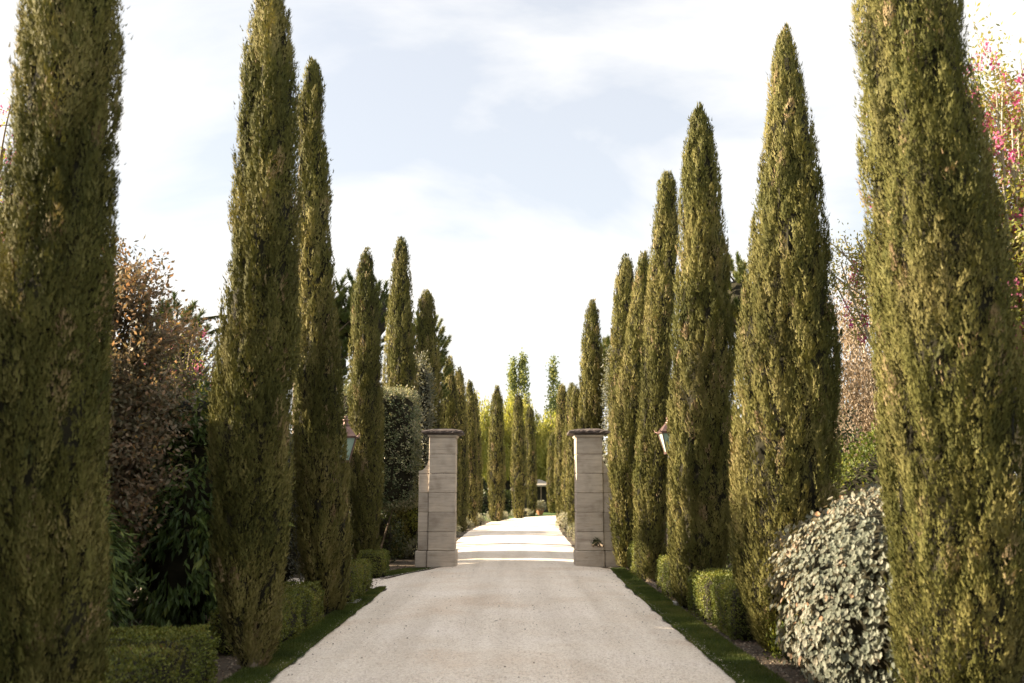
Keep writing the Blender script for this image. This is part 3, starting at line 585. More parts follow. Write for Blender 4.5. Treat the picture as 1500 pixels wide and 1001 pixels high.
def shrub(name, label, cat, mat, foot, blobs, n, per, L, W, kind='fold', mode='rosette', spread=.05, seed=1, power=2.0, lump=.14, core=.74, tone=(.5, .2), group=None, shell=.25, stem=True, tj=.15, airy=False, leaf_parts=0, pick=None, ret=False):
    """blobs: list of (centre, radii) in metres relative to the foot"""
    rng = np.random.default_rng(seed); ro = empty(name, foot); tag(ro, label, cat, group)
    g = Geo(); vol = np.array([b[1][0] * b[1][2] for b in blobs]); vol = vol / vol.sum()
    allf = []
    for i, (c, rad) in enumerate(blobs):
        m = int(n * vol[i]); sh = .9 if airy else shell
        C, out = blob_pts(rng, c, rad, m, seed + i, power, lump, shell=sh)
        tn = np.clip(tone[0] + tone[1] * 1.4 * vnoise(C * 2.2, seed + 40) + rng.normal(0, tone[1] * .6, len(C)), 0, 1)
        allf.append(clumps(g, rng, C, out, per, spread, L, W, kind, tn, mode, tj=tj))
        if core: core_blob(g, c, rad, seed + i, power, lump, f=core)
    P, A, Nn, Lr, Wr, tn = [np.concatenate(x) for x in zip(*allf)]
    if leaf_parts:
        w = P + np.array(foot); ok = np.array([pick(*q) for q in w]) & ((Nn * nrm(np.array([0, 0, EYE]) - w)).sum(1) > .15)
        sc_ = np.where(ok, np.linalg.norm(w - np.array([0, 0, EYE]), axis=1), 1e9)
        # the ones nearest the eye that nothing else of the shrub covers: largest distance from the crown centre first
        cc = np.array(blobs[0][0]); depth = np.linalg.norm((P - cc) / np.array(blobs[0][1]), axis=1)
        score = np.where(ok, Lr * (depth ** 2) / np.maximum(sc_, 1), -1); idx = np.argsort(-score)[:leaf_parts]; idx = idx[score[idx] > 0]
        protos = []
        for q in range(10):
            gg = Geo(); leaves(gg, np.zeros((1, 3)), np.array([[0, 1., 0]]), np.array([[0, 0, 1.]]), 1.0, W / L * (.85 + .04 * q), 'oval' if kind == 'oval' else 'fold', (tone[0] - .3 + .09 * q))
            protos.append(gg.mesh('leaf', M[mat]))
        for i in idx:
            o = bpy.data.objects.new('leaf', protos[int(np.clip(tn[i] * 10, 0, 9)) if tn[i] < .99 else 9]); col.objects.link(o); o.parent = ro
            a = A[i]; s_ = nrm(np.cross(a, Nn[i])); nn_ = np.cross(s_, a)
            m4 = Matrix(((s_[0], a[0], nn_[0], 0), (s_[1], a[1], nn_[1], 0), (s_[2], a[2], nn_[2], 0), (0, 0, 0, 1)))
            l_ = float(Lr[i]); o.matrix_local = Matrix.Translation(Vector(P[i]) + Vector(nrm(cc - P[i])) * -.012) @ m4 @ Matrix.Scale(l_, 4)
        kp = np.ones(len(P), bool); kp[idx] = False; P, A, Nn, Lr, Wr, tn = P[kp], A[kp], Nn[kp], Lr[kp], Wr[kp], tn[kp]
    leaves(g, P, A, Nn, Lr, Wr, kind, tn)
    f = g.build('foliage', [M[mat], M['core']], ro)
    if leaf_parts: f['kind'] = 'stuff'
    if stem:
        k = 7 if not airy else 22; c = np.array(blobs[0][0]); rd = np.array(blobs[0][1])
        tips = []
        for q in range(k):
            b = blobs[q % len(blobs)]; tips.append(np.array(b[0]) + rng.uniform(-.7, .7, 3) * np.array(b[1]) + (0, 0, .15 * b[1][2]))
        stems(ro, rng, [(rng.normal(0, .06), rng.normal(0, .06), 0) for _ in range(k)], tips, .028 if not airy else .022)
    return (ro, (P, A, Nn)) if ret else ro

def hedge(x0, x1, y0, y1, h, label, seed, n=15000):
    rng = np.random.default_rng(seed); c = np.array([(x0 + x1) / 2, (y0 + y1) / 2, 0]); hx, hy = (x1 - x0) / 2, (y1 - y0) / 2
    ro = empty('box_hedge', c); tag(ro, label, 'hedge', 'clipped box hedges along the beds'); g = Geo()
    ax = [(2 * hx) * (2 * hy), 2 * hy * h, 2 * hy * h, 2 * hx * h, 2 * hx * h]; pk = rng.choice(5, n, p=np.array(ax) / sum(ax))
    u, v = rng.uniform(-1, 1, n), rng.uniform(-1, 1, n); w = (v + 1) / 2
    P = np.zeros((n, 3)); O = np.zeros((n, 3))
    for f in range(5):
        k = pk == f
        if f == 0: P[k] = np.c_[u[k] * hx, v[k] * hy, np.full(k.sum(), h)]; O[k] = (0, 0, 1)
        elif f in (1, 2): s = 1 if f == 1 else -1; P[k] = np.c_[np.full(k.sum(), s * hx), u[k] * hy, w[k] * h]; O[k] = (s, 0, 0)
        else: s = 1 if f == 3 else -1; P[k] = np.c_[u[k] * hx, np.full(k.sum(), s * hy), w[k] * h]; O[k] = (0, s, 0)
    # rounded shoulders, uneven clipping, thin foot
    q = np.abs(P / np.array([hx, hy, h])); rnd = np.clip(1 - .07 * ((q[:, 0] > .86).astype(float) + (q[:, 1] > .93) + (q[:, 2] > .86) - 1).clip(0), 0, 1)
    P *= rnd[:, None]; bump = .030 * vnoise(P * 3.2, seed) + .018 * vnoise(P * 9, seed + 1)
    P += O * (bump - rng.exponential(.012, n))[:, None]
    hole = vnoise(P * 3.5, seed + 9) + np.where(P[:, 2] < .12, .25, 0); keep = (P[:, 2] > .02) & (hole < .62)
    P, O = P[keep], O[keep]; m = len(P)
    tn = np.clip(.45 + .28 * vnoise(P * 3, seed + 2) + .1 * (P[:, 2] / h > .9) + rng.normal(0, .16, m), 0, 1)  # top leaves toned lighter: light on the clipped top put into the colour
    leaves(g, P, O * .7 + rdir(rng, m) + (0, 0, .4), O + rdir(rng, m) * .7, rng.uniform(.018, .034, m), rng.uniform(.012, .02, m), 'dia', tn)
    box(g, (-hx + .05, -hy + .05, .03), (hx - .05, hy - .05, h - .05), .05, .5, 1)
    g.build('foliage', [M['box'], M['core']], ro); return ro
hedge(-3.55, -2.60, 5.3, 9.25, .52, 'low box hedge with browned patches, nearest on the left side', 301, 30000)
hedge(-3.2, -2.50, 10.8, 13.7, .51, 'low box hedge on the left between the second and third cypress', 302, 20000)
hedge(-3.1, -2.42, 15.5, 17.8, .55, 'low box hedge ending at the gravel side path on the left', 303, 15000)
hedge(-3.1, -2.56, 20.35, 21.3, .53, 'small box hedge stub between the side path and the left pillar', 304, 8000)
hedge(2.54, 3.4, 11.8, 13.15, .61, 'yellow topped box hedge block on the right, nearest the silver bush', 305, 15000)
hedge(2.50, 3.4, 13.22, 14.65, .62, 'greener box hedge block just behind the yellow topped one on the right', 306, 12000)
hedge(2.52, 3.2, 16.2, 17.9, .63, 'box hedge on the right below the green glass lantern', 307, 10000)
hedge(2.50, 3.1, 20.4, 22.0, .66, 'farthest box hedge on the right before the leaning cypress', 308, 8000)

# silver bush
win = lambda x, y, z: 1085 < 750 + x / y * 1458 < 1330
shrub('silver_bush', 'large rounded silver leaved bush with cream leaves at the right roadside', 'bush', 'silver', (3.42, 9.25, 0),
      [((0, 0, .74), (1.0, 1.25, .88)), ((.5, .5, .92), (.8, .9, .86))], 5200, 5, .060, .043, 'oval', 'shingle', .03, 401, 2.3, .16, .80, (.42, .28), None, .16, True, .16, False, 300, win)
shrub('ground_shrub', 'low straggling green shrub at the foot of the silver bush', 'shrub', 'greenshrub', (2.95, 10.25, 0), [((0, 0, .16), (.34, .5, .24))], 260, 9, .04, .02, 'dia', 'up', .05, 402, tone=(.4, .25))
# left side shrubbery
win2 = lambda x, y, z: 145 < 750 + x / y * 1458 < 312
shrub('laurel_shrub', 'dark glossy laurel with long drooping leaves between the two nearest left cypresses', 'shrub', 'laurel', (-3.85, 12.2, 0),
      [((0, 0, 1.25), (.85, .9, 1.45)), ((-.1, .3, 2.3), (.6, .7, .8))], 800, 11, .15, .042, 'fold', 'droop', .06, 411, 2.0, .22, .68, (.42, .22), None, .3, True, .16, False, 300, win2)
shrub('laurel_shrub', 'lower dark laurel against the left cypress, leaves touched by light', 'shrub', 'laurel', (-4.6, 9.9, 0), [((0, 0, .85), (.8, .8, 1.1))], 600, 11, .14, .042, 'fold', 'droop', .06, 412, 2, .22, .7, (.5, .25))
shrub('yellow_shrub', 'shrub with bright yellow green tips below the pine, beside the dark laurel', 'shrub', 'greenshrub', (-4.9, 14.5, 0), [((0, 0, 1.7), (.75, .9, 1.75))], 900, 10, .085, .03, 'fold', 'rosette', .06, 413, 2, .25, .7, (.6, .3))

def grown_tree(name, label, cat, foot, trunk, crown, n_limb, clus, per, spread, L, W, leafm, barkm, kind='dia', mode='rosette', seed=1, r0=.12, blossoms=None, tone=(.5, .2), group=None, twig=3, lump=.2, lumpy_core=0, shell=.85, limb_from=.25):
    """a trunk, curved limbs to points in the crown, twigs, and leaf clusters at the twigs' ends"""
    rng = np.random.default_rng(seed); ro = empty(name, foot); tag(ro, label, cat, group)
    b = Geo(); trunk = np.array(trunk, float); tt = np.linspace(0, 1, len(trunk))
    tube(b, trunk, r0 * (1 - .75 * tt), 8)
    T = b.build('trunk', M[barkm], ro)
    lb = Geo(); tips = []; outs = []
    for i in range(n_limb):
        c, rad = crown[rng.integers(len(crown))]; c = np.array(c, float); rad = np.array(rad, float)
        d = rdir(rng, 1)[0]; e = c + d * rad * rng.uniform(.55, .98)
        zfrac = np.clip((e[2] - trunk[0, 2]) / (trunk[-1, 2] - trunk[0, 2]) - rng.uniform(.1, .45), limb_from, .98)
        s = np.array([np.interp(zfrac, tt, trunk[:, q]) for q in range(3)])
        mid = s * .45 + e * .55; mid[:2] += (e - s)[:2] * .12; mid += rng.normal(0, .05, 3) * np.linalg.norm(e - s)
        q = np.linspace(0, 1, 7)[:, None]; pts = (1 - q) ** 2 * s + 2 * q * (1 - q) * mid + q ** 2 * e
        rr = r0 * (1 - .72 * zfrac) * .45
        tube(lb, pts, np.linspace(rr, .006 + rr * .15, 7), 5)
        for k in range(twig):
            f = rng.uniform(.4, 1); p0 = pts[int(f * 6)]; e2 = p0 + (rdir(rng, 1)[0] + (e - s) / (np.linalg.norm(e - s) + .01) * .6 + (0, 0, .2)) * rad.mean() * rng.uniform(.12, .35)
            tube(lb, [p0, (p0 + e2) / 2 + rng.normal(0, .02, 3), e2], [.3 * rr + .004, .2 * rr + .003, .003], 4)
            for w_ in range(clus):
                u = rng.uniform(.35, 1); pp = p0 + (e2 - p0) * u; tips.append(pp + rng.normal(0, 1, 3) * spread); outs.append(nrm((pp - c) / rad + (0, 0, .2)))
    lb.build('limb', M[barkm], ro)
    C = np.array(tips); O = np.array(outs); g = Geo()
    tn = np.clip(tone[0] + tone[1] * 1.4 * vnoise(C * 1.3, seed + 40) + rng.normal(0, tone[1] * .6, len(C)), 0, 1)
    if lumpy_core:
        for i, (c, rad) in enumerate(crown): core_blob(g, c, rad, seed + i, 2, .25, f=lumpy_core)
    P, A, Nn, Lr, Wr, t_ = clumps(g, rng, C, O, per, spread, L, W, kind, tn, mode)
    leaves(g, P, A, Nn, Lr, Wr, kind, t_); g.build('crown', [M[leafm], M['core']], ro)
    if blossoms:
        nb, pb, sp, bl = blossoms; g = Geo(); idx = rng.choice(len(C), nb, replace=len(C) < nb)
        dz = rng.uniform(0, 1, (nb, pb)); B = C[idx][:, None] + rng.normal(0, 1, (nb, pb, 3)) * sp * np.array([.55, .55, .25]) ; B[..., 2] -= dz * sp * 3.2
        B = B.reshape(-1, 3); n = len(B); bt = np.repeat(rng.uniform(.1, .8, nb), pb) + rng.normal(0, .18, n)
        leaves(g, B, rdir(rng, n) + (0, 0, -.3), rdir(rng, n), bl * rng.uniform(.6, 1.2, n), bl * .8, 'dia', np.clip(bt, 0, 1)); g.build('blossom', M['pink'], ro)
    return ro
def stick(x, y, h, dx=0, dy=0, n=6):
    return [(dx * (t ** 1.3) + .04 * math.sin(7 * t + x), dy * t + .04 * math.cos(6 * t), h * t) for t in np.linspace(0, 1, n)]

# brown leaved tree on the left
grown_tree('photinia_tree', 'airy tree with rust brown leaves and sunlit gaps, right of the nearest left cypress', 'tree', (-4.75, 11.7, 0), stick(0, 0, 4.4),
           [((0, 0, 3.1), (1.0, 1.0, 1.7)), ((.0, 0, 1.8), (1.1, 1.0, 1.2))], 100, 9, 11, .085, .070, .036, 'photinia', 'bark', 'dia', 'rosette', 421, .09, tone=(.45, .25), twig=5)
shrub('rust_shrub', 'brown green shrub seen low between the second and third left cypresses', 'shrub', 'greyleaf', (-3.75, 15.6, 0), [((0, 0, 1.3), (.7, .8, 1.4))], 700, 10, .06, .028, 'dia', 'rosette', .06, 422, tone=(.3, .25))
shrub('green_shrub', 'yellow lit shrub top behind the third left cypress', 'shrub', 'greenshrub', (-5.2, 19.5, 0), [((0, 0, 1.6), (1.1, 1.0, 1.85))], 800, 10, .08, .035, 'dia', 'rosette', .07, 423, tone=(.55, .3))
# robinias with pink blossom
grown_tree('robinia_tree', 'pink blossoming robinia with pale trunk beyond the nearest right cypress', 'tree', (6.0, 11.2, 0), [(0, 0, 0), (-.05, 0, .9), (-.3, 0, 1.8), (-.25, .05, 2.7), (.0, .1, 3.6), (.2, .1, 4.6), (.2, .1, 5.8)],
           [((-.35, .2, 5.5), (1.15, 1.0, 2.0)), ((-.35, 0, 4.3), (.95, .8, 1.1))], 140, 7, 11, .12, .065, .030, 'robinia', 'pale_bark', 'dia', 'rosette', 431, .085, blossoms=(760, 36, .055, .042), tone=(.5, .3), twig=4, limb_from=.34)
grown_tree('robinia_tree', 'robinia whose pink sprays reach out between the two nearest right cypresses', 'tree', (6.3, 15.2, 0), [(0, 0, 0), (0, 0, 1.5), (-.1, 0, 3.0), (-.35, 0, 5.2)],
           [((-.85, 0, 5.4), (1.0, .5, .32)), ((-.85, 0, 5.4), (1.0, .5, .32)), ((.3, .2, 5.6), (1.0, .9, .9))], 34, 7, 12, .10, .06, .028, 'robinia', 'pale_bark', 'dia', 'rosette', 432, .10, blossoms=(60, 34, .06, .045), tone=(.5, .3), twig=3)
grown_tree('robinia_tree', 'pink flowering tree glimpsed at the left frame edge', 'tree', (-7.15, 12.6, 0), stick(0, 0, 6.2, .4), [((.45, 0, 5.9), (.9, 1.0, 1.0)), ((.2, 0, 4.8), (1.1, 1, 1))], 40, 4, 7, .09, .05, .024, 'robinia', 'bark', 'dia', 'rosette', 433, .1, blossoms=(130, 26, .05, .032), tone=(.5, .3))
grown_tree('robinia_tree', 'tree with a few pink flowers showing against the pine on the left', 'tree', (-5.45, 16.4, 0), stick(0, 0, 4.4, .1), [((.1, 0, 4.05), (.62, .7, .72))], 22, 3, 7, .08, .05, .024, 'robinia', 'bark', 'dia', 'rosette', 434, .07, blossoms=(30, 30, .05, .04), tone=(.4, .3))
# pines
def pine(foot, h, crown, label, seed, n=260, needle=.22, cat='pine tree'):
    rng = np.random.default_rng(seed); ro = empty('pine_tree', foot); tag(ro, label, cat, 'pines behind the cypress rows')
    t = Geo(); tube(t, stick(0, 0, h), [.20, .18, .16, .13, .10, .05], 8); t.build('trunk', M['bark'], ro)
    g = Geo(); lb = Geo()
    for i, (c, rad) in enumerate(crown):
        m = n // len(crown); C, out = blob_pts(rng, c, rad, m, seed + i, 2, .25, shell=.5)
        for k in range(0, len(C), 6):
            s = np.array((0, 0, max(h * .45, C[k][2] - 1.3))); tube(lb, [s, (s + C[k]) / 2 + (0, 0, -.1), C[k]], [.06, .04, .015], 5)
        per = 115; j = np.repeat(np.arange(len(C)), per); nn = len(j); ax = nrm(out + (0, 0, 1.4)); tt = rng.random(nn) * .3; C = C + rng.normal(0, .05, C.shape)
        P = C[j] + ax[j] * tt[:, None]; A = nrm(rdir(rng, nn) + ax[j] * 1.3)
        tn = np.clip(.45 + .3 * vnoise(C * 1.1, seed) + rng.normal(0, .12, len(C)), 0, 1)[j]
        leaves(g, P, A, rdir(rng, nn), needle * .55 * rng.uniform(.7, 1.2, nn), needle * .08, 'tri', np.clip(tn + rng.normal(0, .1, nn), 0, 1))
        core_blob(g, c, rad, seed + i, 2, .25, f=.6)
    lb.build('limb', M['bark'], ro); g.build('crown', [M['pine'], M['core']], ro)
pine((-6.6, 19.0, 0), 4.6, [((.1, 0, 4.1), (.55, .7, 1.25))], 'dark pine tip rising behind the yellow green shrub on the left', 441, 170, .24)
pine((-6.9, 32, 0), 8.4, [((.3, 0, 7.5), (1.5, 1.5, 1.6)), ((1.9, .6, 7.4), (1.4, 1.3, 1.4)), ((.6, 0, 5.8), (1.5, 1.2, 1.4))], 'round headed pine behind the slim cypress on the left', 442, 420, .34)
pine((-3.9, 36.5, 0), 8.0, [((.66, 0, 6.4), (.78, .9, 1.8))], 'sunlit rounded pine crown in front of the cypress behind the left pillar', 443, 260, .30)
pine((7.6, 30, 0), 8.7, [((-.6, 0, 7.4), (1.3, 1.3, 1.35)), ((.1, 0, 5.9), (1.1, 1.1, 1.4))], 'golden lit pine between the second and third right cypresses', 444, 340, .34)
pine((4.2, 40, 0), 7.6, [((-.25, 0, 6.6), (.75, .8, 1.0))], 'pine with spiky needles beside the blunt cypress on the right', 445, 160, .36)
# clipped variegated blocks
shrub('clipped_elaeagnus', 'clipped block of variegated evergreen on stems left of the left pillar', 'topiary', 'elaeagnus', (-3.28, 24.3, 0), [((0, 0, 2.78), (.98, .72, 1.42))],
      2300, 12, .062, .034, 'dia', 'rosette', .045, 451, 9.0, .05, .90, (.45, .25), 'clipped variegated evergreens', .08, True, .2)
shrub('clipped_elaeagnus', 'grey clipped evergreen filling the gap right of the leaning cypress', 'topiary', 'elaeagnus', (3.75, 24.8, 0), [((0, 0, 3.15), (.92, .7, 1.3))],
      1700, 12, .065, .036, 'dia', 'rosette', .045, 452, 4.0, .07, .88, (.55, .25), 'clipped variegated evergreens', .08, True, .2)
shrub('grey_shrub', 'tall grey leaved shrub between the clipped block and the left pillar', 'shrub', 'greyleaf', (-2.75, 28.6, 0), [((0, 0, 2.6), (.5, .6, 2.7)), ((.1, 0, 4.3), (.36, .4, 1.4))], 900, 12, .09, .04, 'dia', 'rosette', .08, 453, tone=(.55, .25), core=.8)
shrub('golden_shrub', 'sunlit yellow green shrub against the left pillar wing', 'shrub', 'greenshrub', (-2.62, 26.6, 0), [((0, 0, 1.3), (.36, .4, 1.35))], 500, 12, .07, .03, 'dia', 'rosette', .06, 454, tone=(.75, .2))
shrub('grey_shrub', 'brownish grey shrub between the two far right cypresses above the pillar', 'shrub', 'greyleaf', (3.2, 29.8, 0), [((0, 0, 3.0), (.5, .6, 3.0)), ((.0, 0, 4.9), (.34, .4, 1.5))], 900, 12, .10, .045, 'dia', 'rosette', .09, 455, tone=(.4, .25))
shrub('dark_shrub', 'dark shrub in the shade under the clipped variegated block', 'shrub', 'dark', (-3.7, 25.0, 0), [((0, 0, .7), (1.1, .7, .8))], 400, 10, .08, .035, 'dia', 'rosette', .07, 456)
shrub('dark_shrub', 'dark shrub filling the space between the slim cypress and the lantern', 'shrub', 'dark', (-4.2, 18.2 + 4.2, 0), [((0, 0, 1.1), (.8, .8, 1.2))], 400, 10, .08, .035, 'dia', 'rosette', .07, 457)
for i, (x, y, r_) in enumerate([(-5.5, 78.5, 2.2), (-1.6, 79, 2.0), (6.2, 86, 2.6)]):
    shrub('dark_shrub', ['low dark thicket left of the bend', 'low dark thicket behind the outer edge of the bend', 'low dark thicket right of the pavilion'][i], 'shrub', 'dark', (x, y, 0), [((0, 0, .8), (r_, 1.0, 1.0))], 260, 9, .26, .13, 'dia', 'rosette', .16, 480 + i)
# right gap shrubs
grown_tree('dry_tree', 'tree with dry brown foliage and pale stems in the gap on the right', 'tree', (7.0, 18.5, 0), stick(0, 0, 5.6, -.5), [((-.5, 0, 4.1), (1.0, 1.0, 1.8)), ((-.3, 0, 2.9), (1.0, 1.0, 1.4))], 60, 6, 13, .10, .065, .03, 'dryleaf', 'pale_bark', 'dia', 'up', 461, .07, tone=(.5, .25), twig=5, limb_from=.05)
shrub('green_shrub', 'leafy green shrub behind the silver bush in the right gap', 'shrub', 'greenshrub', (4.55, 12.7, 0), [((0, 0, 1.2), (.9, .9, 1.25)), ((.3, .3, 1.7), (.6, .6, .75))], 900, 10, .07, .03, 'fold', 'rosette', .07, 462, tone=(.35, .28))
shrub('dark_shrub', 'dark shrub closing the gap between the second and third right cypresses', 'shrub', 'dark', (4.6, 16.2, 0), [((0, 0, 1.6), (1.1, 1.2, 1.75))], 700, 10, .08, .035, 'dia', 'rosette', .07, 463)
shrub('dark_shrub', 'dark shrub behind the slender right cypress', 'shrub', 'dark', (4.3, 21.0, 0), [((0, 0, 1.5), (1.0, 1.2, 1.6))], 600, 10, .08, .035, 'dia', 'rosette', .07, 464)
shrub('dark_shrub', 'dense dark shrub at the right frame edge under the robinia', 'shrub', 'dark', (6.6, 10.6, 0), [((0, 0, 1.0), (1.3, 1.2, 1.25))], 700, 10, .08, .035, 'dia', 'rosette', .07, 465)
# tall shrubs behind the left row, added and raised to shade the drive
for i, (x, y, h, r_) in enumerate([(-6.3, -1.5, 3.9, 1.6), (-6.2, 1.8, 4.1, 1.6), (-6.1, 5.2, 4.1, 1.5), (-6.2, 8.6, 4.0, 1.3), (-6.5, 14.8, 4.1, 1.3), (-5.2, 22.4, 3.2, 1.1), (-4.6, 27.3, 3.0, 1.0), (-6.5, 11.8, 3.8, 1.3), (-6.2, 17.6, 3.9, 1.2), (-6.4, 20.6, 3.9, 1.3)]):
    shrub('evergreen_shrub', ['dark evergreen shrub of the back planting, level with the camera', 'dark evergreen shrub of the back planting, left of the frame', 'dark evergreen shrub hidden behind the nearest left cypress',
          'dark evergreen shrub behind the nearest left cypress, touching the laurel', 'dark evergreen shrub behind the rust brown tree', 'dark evergreen shrub behind the slim cypress and lantern', 'dark evergreen shrub behind the clipped block', 'dark evergreen shrub behind the dark laurel', 'dark evergreen shrub left of the yellow lit shrub', 'dark evergreen shrub beyond the side path'][i],
          'shrub', 'dark', (x, y, 0), [((0, 0, h / 2), (r_, 2.3 if i < 5 or i > 6 else 1.6, h / 2))], 380, 8, .13, .07, 'dia', 'rosette', .09, 470 + i, 3.6, .12, .88, (.4, .25), 'tall shrubs behind the left row')
# plants beyond the gate
pl_ = [(-2.35, 26.5, .42, .42), (-2.5, 30.5, .38, .36), (-2.6, 34.5, .42, .36), (-2.45, 39.5, .45, .40), (-2.3, 46, .5, .40), (-1.9, 53, .5, .42), (-.9, 62, .7, .42), (.6, 72, .8, .42),
       (2.35, 30, .38, .32), (2.45, 33.5, .40, .38), (2.5, 38, .42, .45), (2.55, 43, .42, .50), (2.6, 48, .5, .55), (2.95, 54, .5, .6)]
LL = ['silvery lavender clump right behind the left pillar', 'second grey clump along the left edge beyond the gate', 'third grey clump along the left edge beyond the gate', 'fourth grey clump along the left edge, by the third far cypress', 'grey clump at the end of the far left cypress row', 'grey clump before the broad cypress at the bend', 'low shrub under the middle cypress at the bend', 'low shrub at the outer edge of the bend',
      'dry lavender clump right behind the right pillar', 'second dry clump along the right edge beyond the gate', 'third dry clump along the right edge beyond the gate', 'fourth dry clump at the foot of the far right cypresses', 'taller flowering clump near the far end of the right edge', 'last clump on the right before the drive bends away']
for i, (x, y, r_, h) in enumerate(pl_):
    shrub('lavender_clump', LL[i], 'lavender', 'lavender', (x, y, 0), [((0, 0, h * .5), (r_, r_ * 1.6, h * .75))], 170, 12, .07 if y < 45 else .11, .018 if y < 45 else .03, 'dia', 'up', .05, 500 + i, tone=(.5, .25), group='lavender clumps beyond the gate', stem=False)
rg = np.random.default_rng(9)
shrub('wall_weed', 'small dark weed sprouting on the plinth of the right pillar', 'weed', 'dark', tuple(at(873, 800, YG - .02)), [((0, 0, .06), (.10, .05, .12))], 60, 8, .035, .014, 'dia', 'rosette', .03, 520, tone=(.5, .3))

# ------------------------------------------------------------------ far trees
def willow(foot, rx, h, label, seed, n=420):
    rng = np.random.default_rng(seed); ro = empty('weeping_willow', foot); tag(ro, label, 'willow tree', 'weeping willows beyond the bend')
    t = Geo(); tube(t, stick(0, 0, h * .6), [.4, .35, .3, .25, .2, .12], 8); t.build('trunk', M['bark'], ro)
    g = Geo(); lb = Geo(); a = rng.uniform(0, 6.28, n); q = np.sqrt(rng.uniform(.0, 1, n)); top = h * (1 - .38 * q ** 2.2) * (1 + .06 * rng.normal(size=n))
    x, y = q * rx * np.cos(a), q * rx * np.sin(a); bot = rng.uniform(.28, .46, n) * h
    for k in range(0, n, 14): tube(lb, [(0, 0, h * .5), (x[k] * .5, y[k] * .5, (h * .6 + top[k]) / 2 + .4), (x[k], y[k], top[k])], [.14, .09, .03], 5)
    lb.build('limb', M['bark'], ro)
    per = 48; j = np.repeat(np.arange(n), per); m = len(j); u = rng.random(m)
    P = np.stack([x[j] + np.cos(a[j]) * (.5 * np.sqrt(u)) + rng.normal(0, .10, m), y[j] + np.sin(a[j]) * .5 * np.sqrt(u) + rng.normal(0, .10, m), top[j] + (bot - top)[j] * u], 1)
    tn = np.clip(.5 + .3 * vnoise(np.c_[x, y, top] * .7, seed) + rng.normal(0, .15, n), 0, 1)[j]
    leaves(g, P, np.array([0, 0, -1.]) + rng.normal(0, .3, (m, 3)), rdir(rng, m) + np.c_[x[j], y[j], np.zeros(m)] * .3, .34 * rng.uniform(.6, 1.3, m), .085, 'dia', np.clip(tn + rng.normal(0, .12, m), 0, 1))
    g.build('crown', M['willow'], ro)
willow((-3.3, 90, 0), 2.6, 10.2, 'weeping willow behind the far left cypress row', 601, 420)
willow((.3, 94, 0), 3.0, 10.6, 'largest weeping willow, below the forked poplar', 602, 520)
willow((3.7, 92, 0), 2.3, 8.8, 'pale weeping willow below the right hand poplar', 603, 380)
willow((-7.8, 98, 0), 3.2, 10.5, 'weeping willow mostly hidden behind the left rows', 604, 300)
def poplar(foot, h, r_, label, seed, parts):
    rng = np.random.default_rng(seed); ro = empty('poplar_tree', foot); tag(ro, label, 'poplar tree', 'poplars far behind the willows')
    t = Geo(); tube(t, stick(0, 0, h * .97), [.35, .28, .2, .14, .09, .04], 7); t.build('trunk', M['bark'], ro); g = Geo(); lb = Geo()
    for (dx, z0, z1, rr) in parts:
        m = 70; z = rng.uniform(z0, z1, m); w = rr * np.sin(np.pi * np.clip((z - z0) / (z1 - z0) * .82 + .16, 0, 1)); a = rng.uniform(0, 6.28, m); q = rng.uniform(.2, 1, m)
        C = np.c_[dx + np.cos(a) * w * q, np.sin(a) * w * q, z]
        for k in range(0, m, 5): tube(lb, [(dx * .3, 0, z[k] - 1.6), C[k]], [.06, .02], 4)
        per = 36; j = np.repeat(np.arange(m), per); n = len(j); P = C[j] + rng.normal(0, 1, (n, 3)) * np.array([.22, .22, .45])
        leaves(g, P, rdir(rng, n) + (0, 0, .4), rdir(rng, n), .30 * rng.uniform(.6, 1.2, n), .24, 'dia', np.clip(rng.uniform(.2, .8, m)[j] + rng.normal(0, .15, n), 0, 1))
    lb.build('limb', M['bark'], ro); g.build('crown', M['poplar'], ro)
poplar((.9, 128, 0), 19, 1.5, 'forked poplar with a gap in its crown, left of the two', 611, [(-.75, 10, 18.3, .62), (.55, 9, 19.0, 1.05), (0, 4, 12, 1.4)])
poplar((5.35, 128, 0), 19, 1, 'slim single crowned poplar, right of the two', 612, [(0, 8, 19.0, 1.0), (.1, 6, 13, .9)])
# dark planting behind the willows and beyond both rows
bt = [(-22, 60, 4.5, 7.5), (-14, 75, 3.6, 7), (-12, 104, 4.2, 6.5), (-6, 106, 3.6, 6.2), (0, 108, 3.8, 5.8), (6, 106, 3.6, 5.8), (12, 100, 3.8, 7), (11, 74, 3.5, 6.5), (10, 50, 3.2, 5.5), (22, 60, 4.5, 7.5), (13, 34, 3, 5.0), (-12, 42, 3.2, 6.0), (32, 84, 6, 9), (-32, 88, 6, 9)]
BL = ['dark round tree far out to the left', 'dark tree behind the left row beyond the gate', 'dark tree left of the willows', 'low dark tree seen through the left willows', 'low dark tree behind the pavilion', 'low dark tree right of the pavilion', 'dark tree right of the bend', 'dark tree behind the far right row', 'dark tree behind the right row beyond the gate', 'dark round tree far out to the right', 'dark tree behind the golden pine on the right', 'dark tree behind the round headed pine on the left', 'farthest broad tree on the right', 'farthest broad tree on the left']
for i, (x, y, r_, h) in enumerate(bt):
    shrub('evergreen_tree', BL[i], 'tree', 'dark', (x, y, 0), [((0, 0, h * .52), (r_, r_, h * .5)), ((r_ * .3, -.3, h * .35), (r_ * .8, r_ * .8, h * .36))], 300, 9, .38, .22, 'dia', 'rosette', .22, 700 + i, 2, .25, .82, (.45, .3), 'dark trees closing the garden')

